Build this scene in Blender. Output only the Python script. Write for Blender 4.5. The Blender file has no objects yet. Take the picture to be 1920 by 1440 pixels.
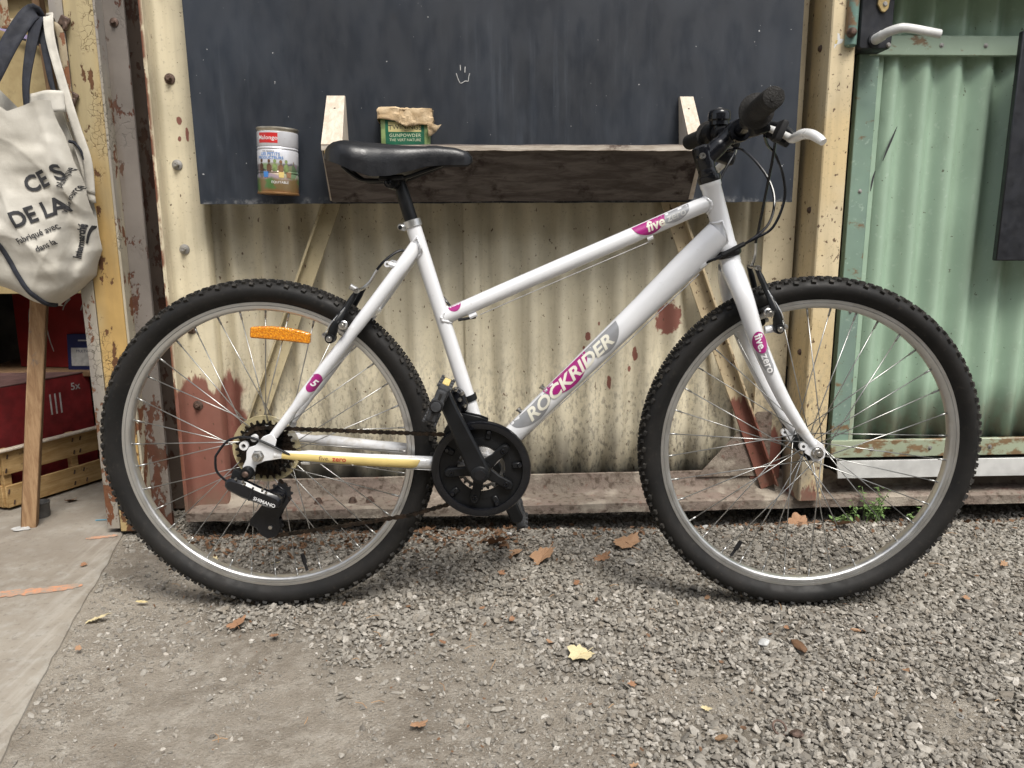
import bpy, bmesh, math, random
import numpy as np
from mathutils import Vector, Matrix
random.seed(7); rng = np.random.default_rng(7)
PI = math.pi
sc = bpy.context.scene
COL = sc.collection

# ------------------------------------------------------------------ camera
def set_camera():
    pitch, yaw, roll = math.radians(11.2), math.radians(2.75), math.radians(-0.33)
    f = Vector((math.sin(yaw)*math.cos(pitch), math.cos(yaw)*math.cos(pitch), -math.sin(pitch)))
    r = Vector((math.cos(yaw), -math.sin(yaw), 0)); u = r.cross(f)
    r, u = r*math.cos(roll)+u*math.sin(roll), u*math.cos(roll)-r*math.sin(roll)
    cd = bpy.data.cameras.new('camera'); cd.sensor_width = 36; cd.lens = 1442/1920*36
    cd.clip_start = 0.02; cd.clip_end = 500
    cd.dof.use_dof = True; cd.dof.focus_distance = 1.5; cd.dof.aperture_fstop = 14
    o = bpy.data.objects.new('camera', cd); COL.objects.link(o)
    m = Matrix((( r.x, u.x, -f.x, 0), (r.y, u.y, -f.y, -1.468), (r.z, u.z, -f.z, 0.751), (0,0,0,1)))
    o.matrix_world = m; sc.camera = o
set_camera()
# ------------------------------------------------------------------ sky, sun, exposure
SUN_DIR = Vector((0.28, -0.66, 1.15)).normalized()      # towards the bright part of the cloudy sky
w = bpy.data.worlds.new('World'); sc.world = w; w.use_nodes = True
nt = w.node_tree; nt.nodes.clear()
sky = nt.nodes.new('ShaderNodeTexSky'); sky.sky_type = 'NISHITA'; sky.sun_disc = False
sky.sun_elevation = math.asin(SUN_DIR.z); sky.sun_rotation = math.atan2(SUN_DIR.x, SUN_DIR.y)
sky.air_density = 1.0; sky.dust_density = 3.0; sky.ozone_density = 1.0
hs = nt.nodes.new('ShaderNodeHueSaturation'); hs.inputs['Saturation'].default_value = 0.34
bg = nt.nodes.new('ShaderNodeBackground'); bg.inputs['Strength'].default_value = 0.086
wo = nt.nodes.new('ShaderNodeOutputWorld')
nt.links.new(sky.outputs[0], hs.inputs['Color']); nt.links.new(hs.outputs[0], bg.inputs['Color']); nt.links.new(bg.outputs[0], wo.inputs[0])
sl = bpy.data.lights.new('sun', 'SUN'); sl.energy = 1.5; sl.angle = math.radians(22); sl.color = (1.0, 0.955, 0.88)
so = bpy.data.objects.new('sun', sl); COL.objects.link(so); so.location = (1, -3, 6)
so.rotation_euler = (-SUN_DIR).to_track_quat('-Z', 'Y').to_euler()
sc.view_settings.view_transform = 'Standard'; sc.view_settings.look = 'None'
sc.view_settings.exposure = 1.32; sc.view_settings.gamma = 1.0
sc.view_settings.use_curve_mapping = False
sc.render.engine = 'CYCLES'; sc.cycles.max_bounces = 8; sc.cycles.use_denoising = True

# ------------------------------------------------------------------ material helpers
class NT:
    def __init__(s, name):
        s.m = bpy.data.materials.new(name); s.m.use_nodes = True
        s.t = s.m.node_tree; s.n = s.t.nodes; s.l = s.t.links
        s.b = s.n['Principled BSDF']; s._c = None
    def new(s, ty): return s.n.new(ty)
    def put(s, sock, v):
        if isinstance(v, bpy.types.NodeSocket): s.l.new(v, sock)
        elif v is not None:
            if isinstance(v, (tuple, list)) and len(v) == 3 and len(sock.default_value) == 4: v = (*v, 1)
            sock.default_value = v
    def co(s):
        if s._c is None: s._c = s.new('ShaderNodeTexCoord').outputs['Object']
        return s._c
    def vec(s, scale=(1,1,1), loc=(0,0,0)):
        m = s.new('ShaderNodeMapping'); s.l.new(s.co(), m.inputs[0]); m.inputs['Scale'].default_value = scale; m.inputs['Location'].default_value = loc
        return m.outputs[0]
    def noise(s, sc_, det=4, ro=.55, st=(1,1,1), loc=(0,0,0), dist=0):
        n = s.new('ShaderNodeTexNoise'); n.inputs['Scale'].default_value = sc_; n.inputs['Detail'].default_value = det
        n.inputs['Roughness'].default_value = ro; n.inputs['Distortion'].default_value = dist
        s.l.new(s.vec(st, loc), n.inputs['Vector']); return n.outputs['Fac']
    def voro(s, sc_, st=(1,1,1), feat='F1', out='Distance', loc=(0,0,0)):
        n = s.new('ShaderNodeTexVoronoi'); n.feature = feat; n.inputs['Scale'].default_value = sc_
        s.l.new(s.vec(st, loc), n.inputs['Vector']); return n.outputs[out]
    def ramp(s, x, lo, hi, a=0., b=1.):
        n = s.new('ShaderNodeMapRange'); n.interpolation_type = 'SMOOTHSTEP'
        s.put(n.inputs[0], x)
        for i, v in zip((1,2,3,4), (lo, hi, a, b)): s.put(n.inputs[i], v)
        return n.outputs[0]
    def math(s, op, a, b=0., c=None):
        n = s.new('ShaderNodeMath'); n.operation = op; s.put(n.inputs[0], a); s.put(n.inputs[1], b)
        if c is not None: s.put(n.inputs[2], c)
        return n.outputs[0]
    def mul(s, *a):
        r = a[0]
        for x in a[1:]: r = s.math('MULTIPLY', r, x)
        return r
    def add(s, *a):
        r = a[0]
        for x in a[1:]: r = s.math('ADD', r, x)
        return r
    def mx(s, *a):
        r = a[0]
        for x in a[1:]: r = s.math('MAXIMUM', r, x)
        return r
    def xyz(s):
        n = s.new('ShaderNodeSeparateXYZ'); s.l.new(s.co(), n.inputs[0]); return n.outputs
    def mix(s, fac, a, b):
        n = s.new('ShaderNodeMix'); n.data_type = 'RGBA'; s.put(n.inputs[0], fac); s.put(n.inputs[6], a); s.put(n.inputs[7], b)
        return n.outputs[2]
    def attr(s, name):
        n = s.new('ShaderNodeAttribute'); n.attribute_name = name; return n.outputs
    def rand(s):
        return s.new('ShaderNodeObjectInfo').outputs['Random']
    def ell(s, cx, cz, rx, rz, soft=.22, wob=.75, nsc=60):
        """mask of a ragged spot in the x-z plane"""
        X = s.xyz()
        dx = s.math('DIVIDE', s.math('SUBTRACT', X[0], cx), rx); dz = s.math('DIVIDE', s.math('SUBTRACT', X[2], cz), rz)
        d = s.math('SQRT', s.add(s.mul(dx, dx), s.mul(dz, dz)))
        d = s.add(d, s.mul(s.math('SUBTRACT', s.noise(nsc, 5), .5), wob*2))
        return s.ramp(d, 1+soft/2, 1-soft/2)
    def bump(s, h, strength=.3, dist=.002, prev=None):
        n = s.new('ShaderNodeBump'); n.inputs['Strength'].default_value = strength; n.inputs['Distance'].default_value = dist
        s.l.new(h, n.inputs['Height'])
        if prev is not None: s.l.new(prev, n.inputs['Normal'])
        return n.outputs[0]
    def out(s, col, rough=.5, metal=0., normal=None, spec=.5, coat=0., crough=.1, **kw):
        b = s.b
        s.put(b.inputs['Base Color'], col); s.put(b.inputs['Roughness'], rough); s.put(b.inputs['Metallic'], metal)
        s.put(b.inputs['Specular IOR Level'], spec); s.put(b.inputs['Coat Weight'], coat); s.put(b.inputs['Coat Roughness'], crough)
        if normal is not None: s.l.new(normal, b.inputs['Normal'])
        for k, v in kw.items(): s.put(b.inputs[k], v)
        return s.m
M = {}
def plain(name, col, rough=.5, metal=0., var=.12, nsc=30, bump=.0, bsc=300, **kw):
    n = NT(name); a = n.noise(nsc, 4)
    lo = tuple(c*(1-var) for c in col); hi = tuple(min(1, c*(1+var)) for c in col)
    c = n.mix(n.ramp(a, .3, .7), lo, hi)
    nrm = n.bump(n.noise(bsc, 3), bump, .0015) if bump else None
    rr = n.ramp(n.noise(nsc*2, 3, loc=(3,1,2)), .3, .7, max(0, rough-.06), min(1, rough+.08))
    M[name] = n.out(c, rr, metal, nrm, **kw); return M[name]

RUST = (.085, .035, .018); RUSTY = (.16, .075, .03); PRIMER = (.185, .058, .045); DIRT = (.12, .10, .075)

def mat_cream(name, cream=(.60,.545,.41), specks=1.0, grey=True, patches=(), primer_below=None, primer_x=None, streak=True, edge_red=None, yellow=None):
    n = NT(name); X = n.xyz()
    c = n.mix(n.ramp(n.noise(6, 4), .3, .7), tuple(v*.84 for v in cream), tuple(min(1, v*1.1) for v in cream))
    if yellow: c = n.mix(n.ramp(n.noise(3.5, 3, loc=(4,4,4)), .42, .62), c, yellow)
    if streak:      # vertical run-off stains
        st = n.ramp(n.noise(34, 5, st=(1,1,.05), loc=(2,5,1)), .46, .72)
        c = n.mix(n.mul(st, .30), c, (.25,.205,.13))
        st2 = n.ramp(n.noise(11, 4, st=(1,1,.16), loc=(7,5,1)), .52, .78)
        c = n.mix(n.mul(st2, .26), c, (.26,.21,.13))
    dirt = n.ramp(n.noise(150, 4, loc=(1,2,3)), .58, .72)
    c = n.mix(n.mul(dirt, .35), c, (.16,.125,.08))
    rough = n.ramp(n.noise(40, 3), .3, .7, .42, .62)
    if grey:        # paint worn through near the ground
        gz = n.ramp(X[2], .58, .12)
        gm = n.mul(gz, n.ramp(n.noise(110, 5, .65, st=(1,1,.5)), .46, .64)); 
        gm = n.mx(gm, n.mul(n.ramp(X[2], .30, .10), n.ramp(n.noise(9, 4, st=(1,1,.5), loc=(9,0,0)), .38, .6)))
        c = n.mix(n.mul(gm, .85), c, n.mix(n.noise(60, 4), (.10,.088,.07), (.27,.25,.215)))
    for (cx, cz, rx, rz) in patches:
        c = n.mix(n.mul(n.ell(cx, cz, rx, rz), .93), c, PRIMER)
    if primer_below:
        z0, amp = primer_below
        m = n.ramp(n.add(X[2], n.mul(n.math('SUBTRACT', n.noise(15, 6, .65, st=(1.6,1,.35)), .5), amp)), z0+.012, z0-.012)
        if primer_x is not None: m = n.mul(m, n.ramp(n.add(X[0], n.mul(n.math('SUBTRACT', n.noise(16, 4), .5), .1)), primer_x+.012, primer_x-.012))
        c = n.mix(n.mul(m, .92), c, n.mix(n.noise(25, 5), tuple(v*.75 for v in PRIMER), tuple(v*1.2 for v in PRIMER)))
    sp = n.ramp(n.noise(95, 3, .5, st=(1,1,.7), loc=(8,8,8)), .715 - .03*specks, .745 - .03*specks)
    c = n.mix(n.mul(sp, .9), c, n.mix(n.noise(40), RUST, (.11,.075,.05)))
    if edge_red:    # chipped paint along an edge x0..x1
        x0, x1 = edge_red
        m = n.mul(n.ramp(X[0], x1+.003, x0), n.ramp(n.noise(55, 5, st=(1,1,.35)), .36, .5))
        c = n.mix(m, c, n.mix(n.noise(70), RUST, (.23,.09,.055)))
    gd = n.mul(n.ramp(X[2], .13, .03), n.ramp(n.noise(25, 4), .3, .6))
    c = n.mix(n.mul(gd, .75), c, (.17,.135,.10))
    h = n.add(n.mul(n.noise(45, 4), .5), n.mul(sp, -.6), n.mul(n.noise(260, 3), .22))
    M[name] = n.out(c, rough, 0, n.bump(h, .28, .0022), spec=.3); return M[name]

def mat_peeling(name, base, under, amount=.5, crack=26, grey=None, crackamt=1., low=None):
    n = NT(name)
    c = n.mix(n.ramp(n.noise(7, 4), .3, .7), tuple(v*.8 for v in base), tuple(min(1, v*1.12) for v in base))
    if grey: c = n.mix(n.ramp(n.noise(5, 4, st=(1,1,.3), loc=(3,3,3)), .45, .65), c, grey)
    X = n.xyz(); dv = n.new('ShaderNodeVectorMath'); dv.operation = 'ADD'; nz = n.new('ShaderNodeTexNoise'); nz.inputs['Scale'].default_value = 45; n.l.new(n.co(), nz.inputs['Vector']); sv = n.new('ShaderNodeVectorMath'); sv.operation = 'SCALE'; sv.inputs['Scale'].default_value = .03; n.l.new(nz.outputs['Color'], sv.inputs[0]); n.l.new(n.co(), dv.inputs[0]); n.l.new(sv.outputs[0], dv.inputs[1])
    vo = n.new('ShaderNodeTexVoronoi'); vo.feature = 'DISTANCE_TO_EDGE'; vo.inputs['Scale'].default_value = crack*2.4; n.l.new(dv.outputs[0], vo.inputs['Vector']); e = vo.outputs['Distance']; crk = n.mul(n.ramp(e, .05, .012), n.ramp(n.noise(11, 4, st=(1,1,.6), loc=(1,7,1)), .50, .62), crackamt)
    c = n.mix(n.mul(crk, .85), c, tuple(v*.25 for v in base))
    pv = n.noise(30, 7, .66, st=(1,1,.5), loc=(5,0,2)); pv = n.add(pv, n.mul(n.ramp(X[2], .60, .15), .085)) if low else pv; pe = n.ramp(pv, .63-.07*amount, .65-.07*amount)
    c = n.mix(pe, c, n.mix(n.noise(60, 5), tuple(v*.6 for v in under), tuple(v*1.4 for v in under)))
    st = n.ramp(n.noise(22, 4, st=(1,1,.07), loc=(2,5,1)), .5, .75); c = n.mix(n.mul(st, .35), c, (.10,.075,.05))
    h = n.add(n.mul(pe, -1.), n.mul(crk, -.7), n.mul(n.noise(200, 3), .15))
    M[name] = n.out(c, n.ramp(n.noise(30), .3, .7, .5, .75), 0, n.bump(h, .55, .003), spec=.35); return M[name]

def mat_green(name, g=(.318,.44,.33), rust_bottom=True, teal=None, rustamt=.0, zb=.2):
    n = NT(name); X = n.xyz()
    c = n.mix(n.ramp(n.noise(4, 4), .3, .7), tuple(v*.9 for v in g), tuple(min(1, v*1.08) for v in g))
    if teal: c = n.mix(n.ramp(n.noise(6, 3, loc=(5,5,5)), .35, .65), c, teal)
    sm = n.ramp(n.noise(26, 5, st=(1,1,.5), loc=(2,2,2)), .55, .75); c = n.mix(n.mul(sm, .3), c, (.19,.255,.18))
    pale = n.ramp(n.noise(70, 5, loc=(4,2,2)), .6, .72); c = n.mix(n.mul(pale, .4), c, (.45,.55,.46))
    sp = n.ramp(n.noise(85, 3, .5, loc=(8,8,8)), .70, .73); c = n.mix(n.mul(sp, .75), c, (.08,.07,.045))
    if rust_bottom:
        d = n.mul(n.ramp(X[2], zb+.16, zb-.02), n.ramp(n.noise(30, 5, st=(1,1,.6)), .36, .6)); c = n.mix(n.mul(d, .75), c, (.30,.26,.19))
    if rustamt:
        r = n.ramp(n.noise(24, 6, .62, st=(.6,1,1), loc=(1,3,1)), .62-.17*rustamt, .70-.17*rustamt); c = n.mix(n.mul(r, .9), c, n.mix(n.noise(60, 4), (.09,.045,.02), (.26,.15,.07)))
    M[name] = n.out(c, n.ramp(n.noise(30, 4), .3, .7, .34, .48), 0, n.bump(n.add(n.mul(n.noise(18,3),.6), n.mul(n.noise(240, 3),.15)), .22, .002), spec=.5); return M[name]

def mat_wood(name, a, b, st=(9,9,1.2), sc_=10, rough=.75, dirty=.0, dcol=(.06,.045,.035), axis=None, knots=True):
    n = NT(name)
    g = n.noise(sc_, 6, .62, st=st, dist=.6)
    c = n.mix(n.ramp(g, .34, .66), a, b)
    fine = n.noise(sc_*5, 4, .6, st=st, loc=(3,1,1)); c = n.mix(n.mul(n.ramp(fine, .5, .75), .35), c, tuple(v*.5 for v in a))
    if dirty:
        d = n.ramp(n.noise(12, 6, .65, loc=(2,2,5)), .62-.28*dirty, .72-.2*dirty); c = n.mix(d, c, n.mix(n.noise(50, 4), dcol, tuple(v*2 for v in dcol)))
    M[name] = n.out(c, rough, 0, n.bump(n.add(fine, n.mul(g, .6)), .3, .0015), spec=.3); return M[name]

def build_materials():
    mat_cream('cream_sheet', primer_below=(.37,.20), primer_x=-.615, patches=((.515,.522,.032,.040), (.300,.478,.007,.012), (.36,.35,.005,.018), (.43,.425,.006,.020), (.415,.385,.005,.008), (.33,.51,.003,.006), (.29,.445,.003,.006)))
    mat_cream('cream_post', patches=((-.700,1.015,.006,.010), (-.684,.985,.004,.016), (-.703,.975,.004,.006)), cream=(.60,.535,.385), primer_below=(.375,.22), grey=False, edge_red=(-.749,-.7415), specks=.6)
    mat_cream('cream_post_right', cream=(.60,.50,.325), primer_below=(.05,.40), grey=True, specks=1.9, yellow=(.60,.47,.265))
    mat_cream('cream_web', cream=(.53,.455,.315), primer_below=(.20,.24), grey=True, specks=1.6)
    mat_cream('cream_brace', cream=(.46,.39,.245), grey=True, specks=1.3)
    mat_cream('pink_brace', cream=(.52,.42,.27), grey=False, primer_below=(.30,.22), specks=2.8)
    mat_cream('sill_paint', cream=(.27,.20,.15), grey=False, primer_below=(.02,.3), specks=1.8)
    mat_peeling('yellow_peel', (.42,.275,.10), (.11,.05,.022), .5, 30, grey=(.40,.33,.19), low=True)
    mat_peeling('grey_peel', (.165,.145,.128), (.075,.03,.018), .75, 20, crackamt=.35, low=True)
    mat_peeling('brown_shade_peel', (.10,.075,.06), (.05,.022,.014), 1.2, 20, crackamt=.3); mat_peeling('pale_peel', (.36,.32,.24), (.14,.055,.025), .8, 24, grey=(.24,.22,.20), low=True)
    mat_peeling('rusty_rod', (.40,.33,.22), (.20,.075,.03), 1.45, 60)
    mat_green('green_sheet'); mat_green('green_band', (.31,.40,.305), False, rustamt=.38); mat_green('green_stile', (.195,.285,.225), False, (.165,.235,.20), rustamt=.2)
    mat_green('green_rail', (.31,.35,.25), False, rustamt=.8); mat_green('teal_hinge', (.13,.22,.185), False, rustamt=.6)
    # sill dirt: earth caked on painted steel
    n = NT('sill_dirty'); X = n.xyz(); f = n.noise(14, 6, .62, st=(.5,1,1))
    c = n.mix(n.ramp(f, .35, .62), (.205,.160,.134), (.190,.160,.130)); c = n.mix(n.ramp(n.noise(60, 5), .5, .68), c, (.095,.072,.056))
    c = n.mix(n.mul(n.ramp(n.noise(34, 6, .65, loc=(4,4,4)), .60, .66), .5), c, (.15,.06,.045))
    c = n.mix(n.mul(n.ramp(n.noise(10, 5, loc=(1,4,2)), .52, .64), .8), c, (.35,.31,.255))
    M['sill_dirty'] = n.out(c, .85, 0, n.bump(n.add(n.noise(70, 6), n.mul(n.noise(300, 3), .3)), .8, .005), spec=.2)
    # blackboard
    n = NT('blackboard'); X = n.xyz()
    c = n.mix(n.ramp(n.noise(5, 5), .3, .7), (.0090,.0118,.0175), (.0155,.0200,.0285))
    ch = n.ramp(n.noise(70, 6, .65, st=(1,1,.05)), .50, .80); chz = n.ramp(n.noise(3.2, 4, loc=(3,1,1)), .38, .66)
    c = n.mix(n.mul(ch, chz, .26), c, (.095,.11,.135))
    ch2 = n.mul(n.ramp(n.noise(16, 5, .6, st=(1,1,.22), loc=(6,1,4)), .52, .74), n.ramp(X[2], 1.15, .86)); c = n.mix(n.mul(ch2, .34), c, (.075,.09,.115)); ch3 = n.ramp(n.noise(2.2, 5, .6, st=(1.5,1,.7), loc=(1,6,2)), .40, .72); c = n.mix(n.mul(ch3, .26), c, (.052,.064,.084))
    ed = n.mul(n.ramp(X[2], .838, .821), n.ramp(n.noise(90, 6, .7, st=(.6,1,.6)), .46, .66)); c = n.mix(n.mul(ed, .5), c, (.28,.28,.28))
    spk = n.ramp(n.noise(120, 2, .4, loc=(1,9,4)), .785, .81); c = n.mix(spk, c, (.5,.5,.5))
    scr = n.mul(n.ramp(n.noise(40, 2, .5, st=(.25,1,1.4), loc=(2,3,9)), .70, .74), n.ramp(n.noise(6,2,loc=(7,7,2)), .5, .6)); c = n.mix(n.mul(scr,.0), c, (.25,.26,.28))
    blot = n.ramp(n.noise(9, 3, loc=(5,5,5)), .66, .72); c = n.mix(n.mul(blot, .6), c, (.011,.012,.016))
    M['blackboard'] = n.out(c, n.ramp(n.noise(25, 5, st=(1,1,.4)), .3, .7, .40, .58), 0, n.bump(n.noise(150, 4, st=(1,1,.3)), .12, .001), spec=.5)
    # ground dirt
    n = NT('dirt'); f = n.noise(3.2, 6, .6); f2 = n.noise(28, 6, .65)
    c = n.mix(n.ramp(f, .32, .68), (.185,.159,.128), (.295,.263,.218)); c = n.mix(n.mul(n.ramp(f2, .4, .7), .6), c, (.38,.352,.305))
    c = n.mix(n.mul(n.ramp(n.noise(150, 4), .55, .7), .6), c, (.16,.138,.112)); c = n.mix(n.mul(n.ramp(n.noise(210, 3, loc=(5,5,1)), .66, .72), .8), c, (.45,.425,.38))
    v = n.voro(110); c = n.mix(n.mul(n.ramp(v, .35, .12), n.ramp(n.noise(18,3,loc=(2,2,2)), .5, .6), .6), c, (.21,.20,.18))
    gm = n.attr('stony')['Fac']; c = n.mix(n.mul(gm, .8), c, n.mix(n.noise(90, 4), (.10,.088,.072), (.19,.168,.138)))  # earth darkened under dense gravel, painting the shade between stones
    M['dirt'] = n.out(c, .95, 0, n.bump(n.add(n.noise(45, 7, .68), n.mul(n.noise(260, 4), .6)), 1., .008), spec=.15)
    # concrete
    n = NT('concrete'); X = n.xyz(); f = n.noise(2.6, 6, .62, loc=(1,2,0)); 
    c = n.mix(n.ramp(f, .3, .7), (.215,.189,.156), (.32,.292,.248)); 
    c = n.mix(n.mul(n.ramp(n.noise(30, 6, .65), .45, .72), .5), c, (.36,.352,.325)); c = n.mix(n.mul(n.ramp(n.noise(90, 5), .56, .7), .5), c, (.16,.14,.115))
    d2 = n.mul(n.ramp(X[1], .02, .35), n.ramp(n.noise(7, 5, loc=(4,1,0)), .3, .6)); c = n.mix(n.mul(d2, .55), c, (.165,.138,.11))
    s = n.add(X[0], n.mul(X[1], .2349)); e = n.ramp(s, -.93, -.82); e2 = n.mul(e, n.ramp(n.noise(55, 5, st=(1.2,.12,1)), .42, .66)); c = n.mix(n.mul(e2, .28), c, (.47,.455,.415))
    M['concrete'] = n.out(c, .9, 0, n.bump(n.add(n.noise(40, 6, .6), n.mul(n.noise(220, 4), .5)), .35, .003), spec=.2)
    n = NT('orange_paint'); c = n.mix(n.noise(30, 5), (.52,.20,.09), (.56,.29,.17)); k = n.ramp(n.noise(75, 6, .75), .36, .66)
    X = n.xyz(); c = n.mix(k, (.27,.24,.20), c); M['orange_paint'] = n.out(c, .9, spec=.2)
    # gravel stones, tint per stone
    n = NT('gravel_stone'); t = n.attr('tint')['Fac']; t2 = n.attr('hue')['Fac']
    cr = n.new('ShaderNodeValToRGB'); n.l.new(t, cr.inputs[0]); el = cr.color_ramp.elements
    el[0].position = 0; el[0].color = (.11,.105,.097,1); el[1].position = 1; el[1].color = (.50,.475,.435,1)
    for p, c_ in ((.3,(.175,.166,.149,1)), (.6,(.265,.251,.224,1)), (.85,(.37,.352,.317,1))): e_ = el.new(p); e_.color = c_
    c = n.mix(n.mul(n.add(t2, .22), .62), cr.outputs[0], n.mix(.5, cr.outputs[0], (.24,.185,.125)))
    c = n.mix(n.mul(n.ramp(n.noise(160, 5), .4, .7), .45), c, (.20,.18,.15))
    M['gravel_stone'] = n.out(c, .82, 0, n.bump(n.noise(500, 3), .3, .001), spec=.3)
    # leaves
    def leafm(name, a, b):
        n = NT(name); c = n.mix(n.rand(), a, b); c = n.mix(n.mul(n.ramp(n.noise(60, 4), .5, .7), .5), c, tuple(v*.5 for v in a))
        M[name] = n.out(c, .7, 0, n.bump(n.noise(120, 3), .3, .001), spec=.3)
    leafm('leaf_brown', (.24,.12,.065), (.40,.25,.15)); leafm('leaf_yellow', (.54,.45,.24), (.60,.52,.33)); leafm('leaf_dark', (.09,.05,.03), (.22,.12,.06))
    leafm('weed_green', (.12,.20,.06), (.20,.29,.11))
    # bicycle
    n = NT('white_paint'); c = n.mix(n.ramp(n.noise(9, 3), .3, .7), (.66,.67,.69), (.70,.705,.72)); d = n.mul(n.ramp(n.noise(70, 6, .72), .64, .72), .5); c = n.mix(d, c, (.40,.37,.33))
    X = n.xyz(); lowd = n.mul(n.ramp(X[2], .55, .3), n.ramp(n.noise(35, 5), .5, .68)); c = n.mix(n.mul(lowd, .5), c, (.40,.355,.285)); scr = n.mul(n.ramp(n.noise(120, 3, .6, st=(1,1,.15)), .70, .73), n.ramp(n.noise(14, 3, loc=(2,8,2)), .55, .65)); c = n.mix(n.mul(scr, .6), c, (.25,.24,.23))
    M['white_paint'] = n.out(c, n.ramp(n.noise(30), .3, .7, .16, .26), 0, None, coat=.7, crough=.05, spec=.5)
    plain('white_plastic', (.68,.67,.63), .38, var=.08); plain('lever_silver', (.72,.72,.70), .32, .35, var=.08)
    plain('magenta', (.30,.012,.155), .34, var=.1, coat=.4); plain('decal_grey', (.27,.275,.285), .34, .2, var=.07, coat=.4)
    plain('decal_cream', (.64,.62,.53), .42, var=.05); plain('decal_yellow', (.60,.46,.17), .40, var=.12, nsc=14); plain('decal_red', (.45,.05,.03), .5); plain('decal_white', (.72,.72,.72), .4, var=.04)
    n = NT('tyre_rubber'); c = n.mix(n.ramp(n.noise(14, 5), .3, .7), (.0085,.0083,.0082), (.016,.0148,.0138))
    c = n.mix(n.mul(n.ramp(n.noise(90, 5, .65), .56, .72), .4), c, (.055,.047,.038)); M['tyre_rubber'] = n.out(c, n.ramp(n.noise(40), .3, .7, .52, .72), 0, n.bump(n.noise(260, 3), .12, .001), spec=.26)
    n = NT('knob_rubber'); c = n.mix(n.ramp(n.noise(30, 5), .3, .7), (.011,.0108,.0105), (.030,.027,.023)); c = n.mix(n.mul(n.ramp(n.noise(80, 5), .55, .7), .4), c, (.085,.07,.055)); M['knob_rubber'] = n.out(c, .7, spec=.35)
    plain('alloy', (.58,.58,.57), .36, .92, var=.06, nsc=20); plain('steel', (.55,.54,.52), .28, 1., var=.1); plain('spoke_steel', (.42,.42,.41), .32, .9, var=.12, nsc=12)
    plain('black_gloss', (.0065,.007,.009), .16, var=.2, spec=.4); plain('black_satin', (.008,.0085,.0095), .36, var=.25, bump=.05, spec=.25); plain('black_matte', (.016,.016,.017), .62, var=.3, bump=.25, bsc=400, spec=.2)
    n = NT('black_leather'); M['black_leather'] = n.out(n.mix(n.noise(30), (.006,.0062,.0075), (.010,.0105,.0125)), n.ramp(n.noise(60,4), .3, .7, .30, .40), 0, n.bump(n.add(n.voro(380), n.noise(40,3)), .12, .0012), spec=.42)
    n = NT('rubber_grip'); X = n.xyz(); M['rubber_grip'] = n.out(n.mix(n.noise(50, 4), (.012,.0118,.0115), (.035,.033,.031)), .72, 0, n.bump(n.voro(420, st=(1,1,1)), .5, .0015), spec=.2)
    plain('pedal_plastic', (.040,.042,.046), .6, var=.4, nsc=60, bump=.3)
    n = NT('rusty_chain'); M['rusty_chain'] = n.out(n.mix(n.ramp(n.noise(60, 5), .35, .65), (.014,.012,.010), (.055,.038,.027)), .45, .7, spec=.5)
    n = NT('cog_steel'); M['cog_steel'] = n.out(n.mix(n.ramp(n.noise(40, 5), .4, .65), (.009,.0085,.008), (.040,.028,.020)), .38, .7, spec=.5)
    n = NT('spoke_guard'); M['spoke_guard'] = n.out(n.mix(n.noise(20), (.52,.44,.24), (.60,.53,.33)), .35, spec=.4, **{'Alpha': .5})
    n = NT('amber'); M['amber'] = n.out(n.mix(n.ramp(n.voro(330), .2, .7), (.78,.33,.02), (.55,.17,.008)), .14, 0, n.bump(n.voro(260), .5, .002), spec=.5, coat=.5)
    # canvas
    n = NT('canvas'); f = n.noise(7, 5, .6); c = n.mix(n.ramp(f, .3, .7), (.44,.415,.36), (.60,.575,.515)); c = n.mix(n.mul(n.ramp(n.noise(18, 5, loc=(3,3,3)), .55, .75), .4), c, (.28,.25,.20))
    M['canvas'] = n.out(c, .85, 0, n.bump(n.add(n.mul(n.noise(14, 5, .6), 1.), n.mul(n.noise(600, 2), .12)), .45, .006), spec=.2)
    plain('webbing_navy', (.014,.016,.024), .8, var=.3, bump=.5, bsc=500); plain('webbing_cream', (.50,.475,.42), .85, bump=.4); plain('print_black', (.025,.025,.028), .7)
    mat_wood('wood_pale', (.50,.42,.33), (.62,.55,.46)); mat_wood('wood_crate', (.34,.21,.085), (.47,.32,.15), st=(1.5,1.5,9), sc_=8, dirty=.12, dcol=(.07,.04,.02)); mat_wood('wood_leg', (.27,.16,.085), (.40,.26,.145), dirty=.15, dcol=(.12,.10,.085))
    mat_wood('wood_dark', (.068,.054,.047), (.145,.124,.110), st=(1.2,5,7), sc_=9, dirty=.30, dcol=(.020,.013,.011)); mat_wood('wood_edge', (.34,.29,.235), (.50,.45,.385), st=(1.5,9,9), dirty=.25, dcol=(.07,.05,.04)); mat_wood('ply_tan', (.37,.285,.145), (.47,.375,.205), st=(2,2,2), sc_=5)
    mat_wood('wood_brown', (.16,.095,.05), (.24,.15,.085))
    plain('red_card', (.22,.013,.013), .55, var=.2, nsc=10); plain('red_card_faded', (.17,.014,.016), .6, var=.25); plain('card_top', (.11,.06,.055), .7, var=.3); plain('blue_card', (.012,.018,.085), .5, var=.2); plain('label_paper', (.42,.42,.41), .7, var=.2, nsc=60); plain('red_dark', (.22,.012,.014), .5, var=.2)
    plain('interior_dark', (.030,.024,.018), .95, var=.6, nsc=9, bump=.6, bsc=30); plain('black_metal', (.013,.014,.018), .42, var=.3, bump=.1); plain('gap_dark', (.012,.011,.010), .9)
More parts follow.
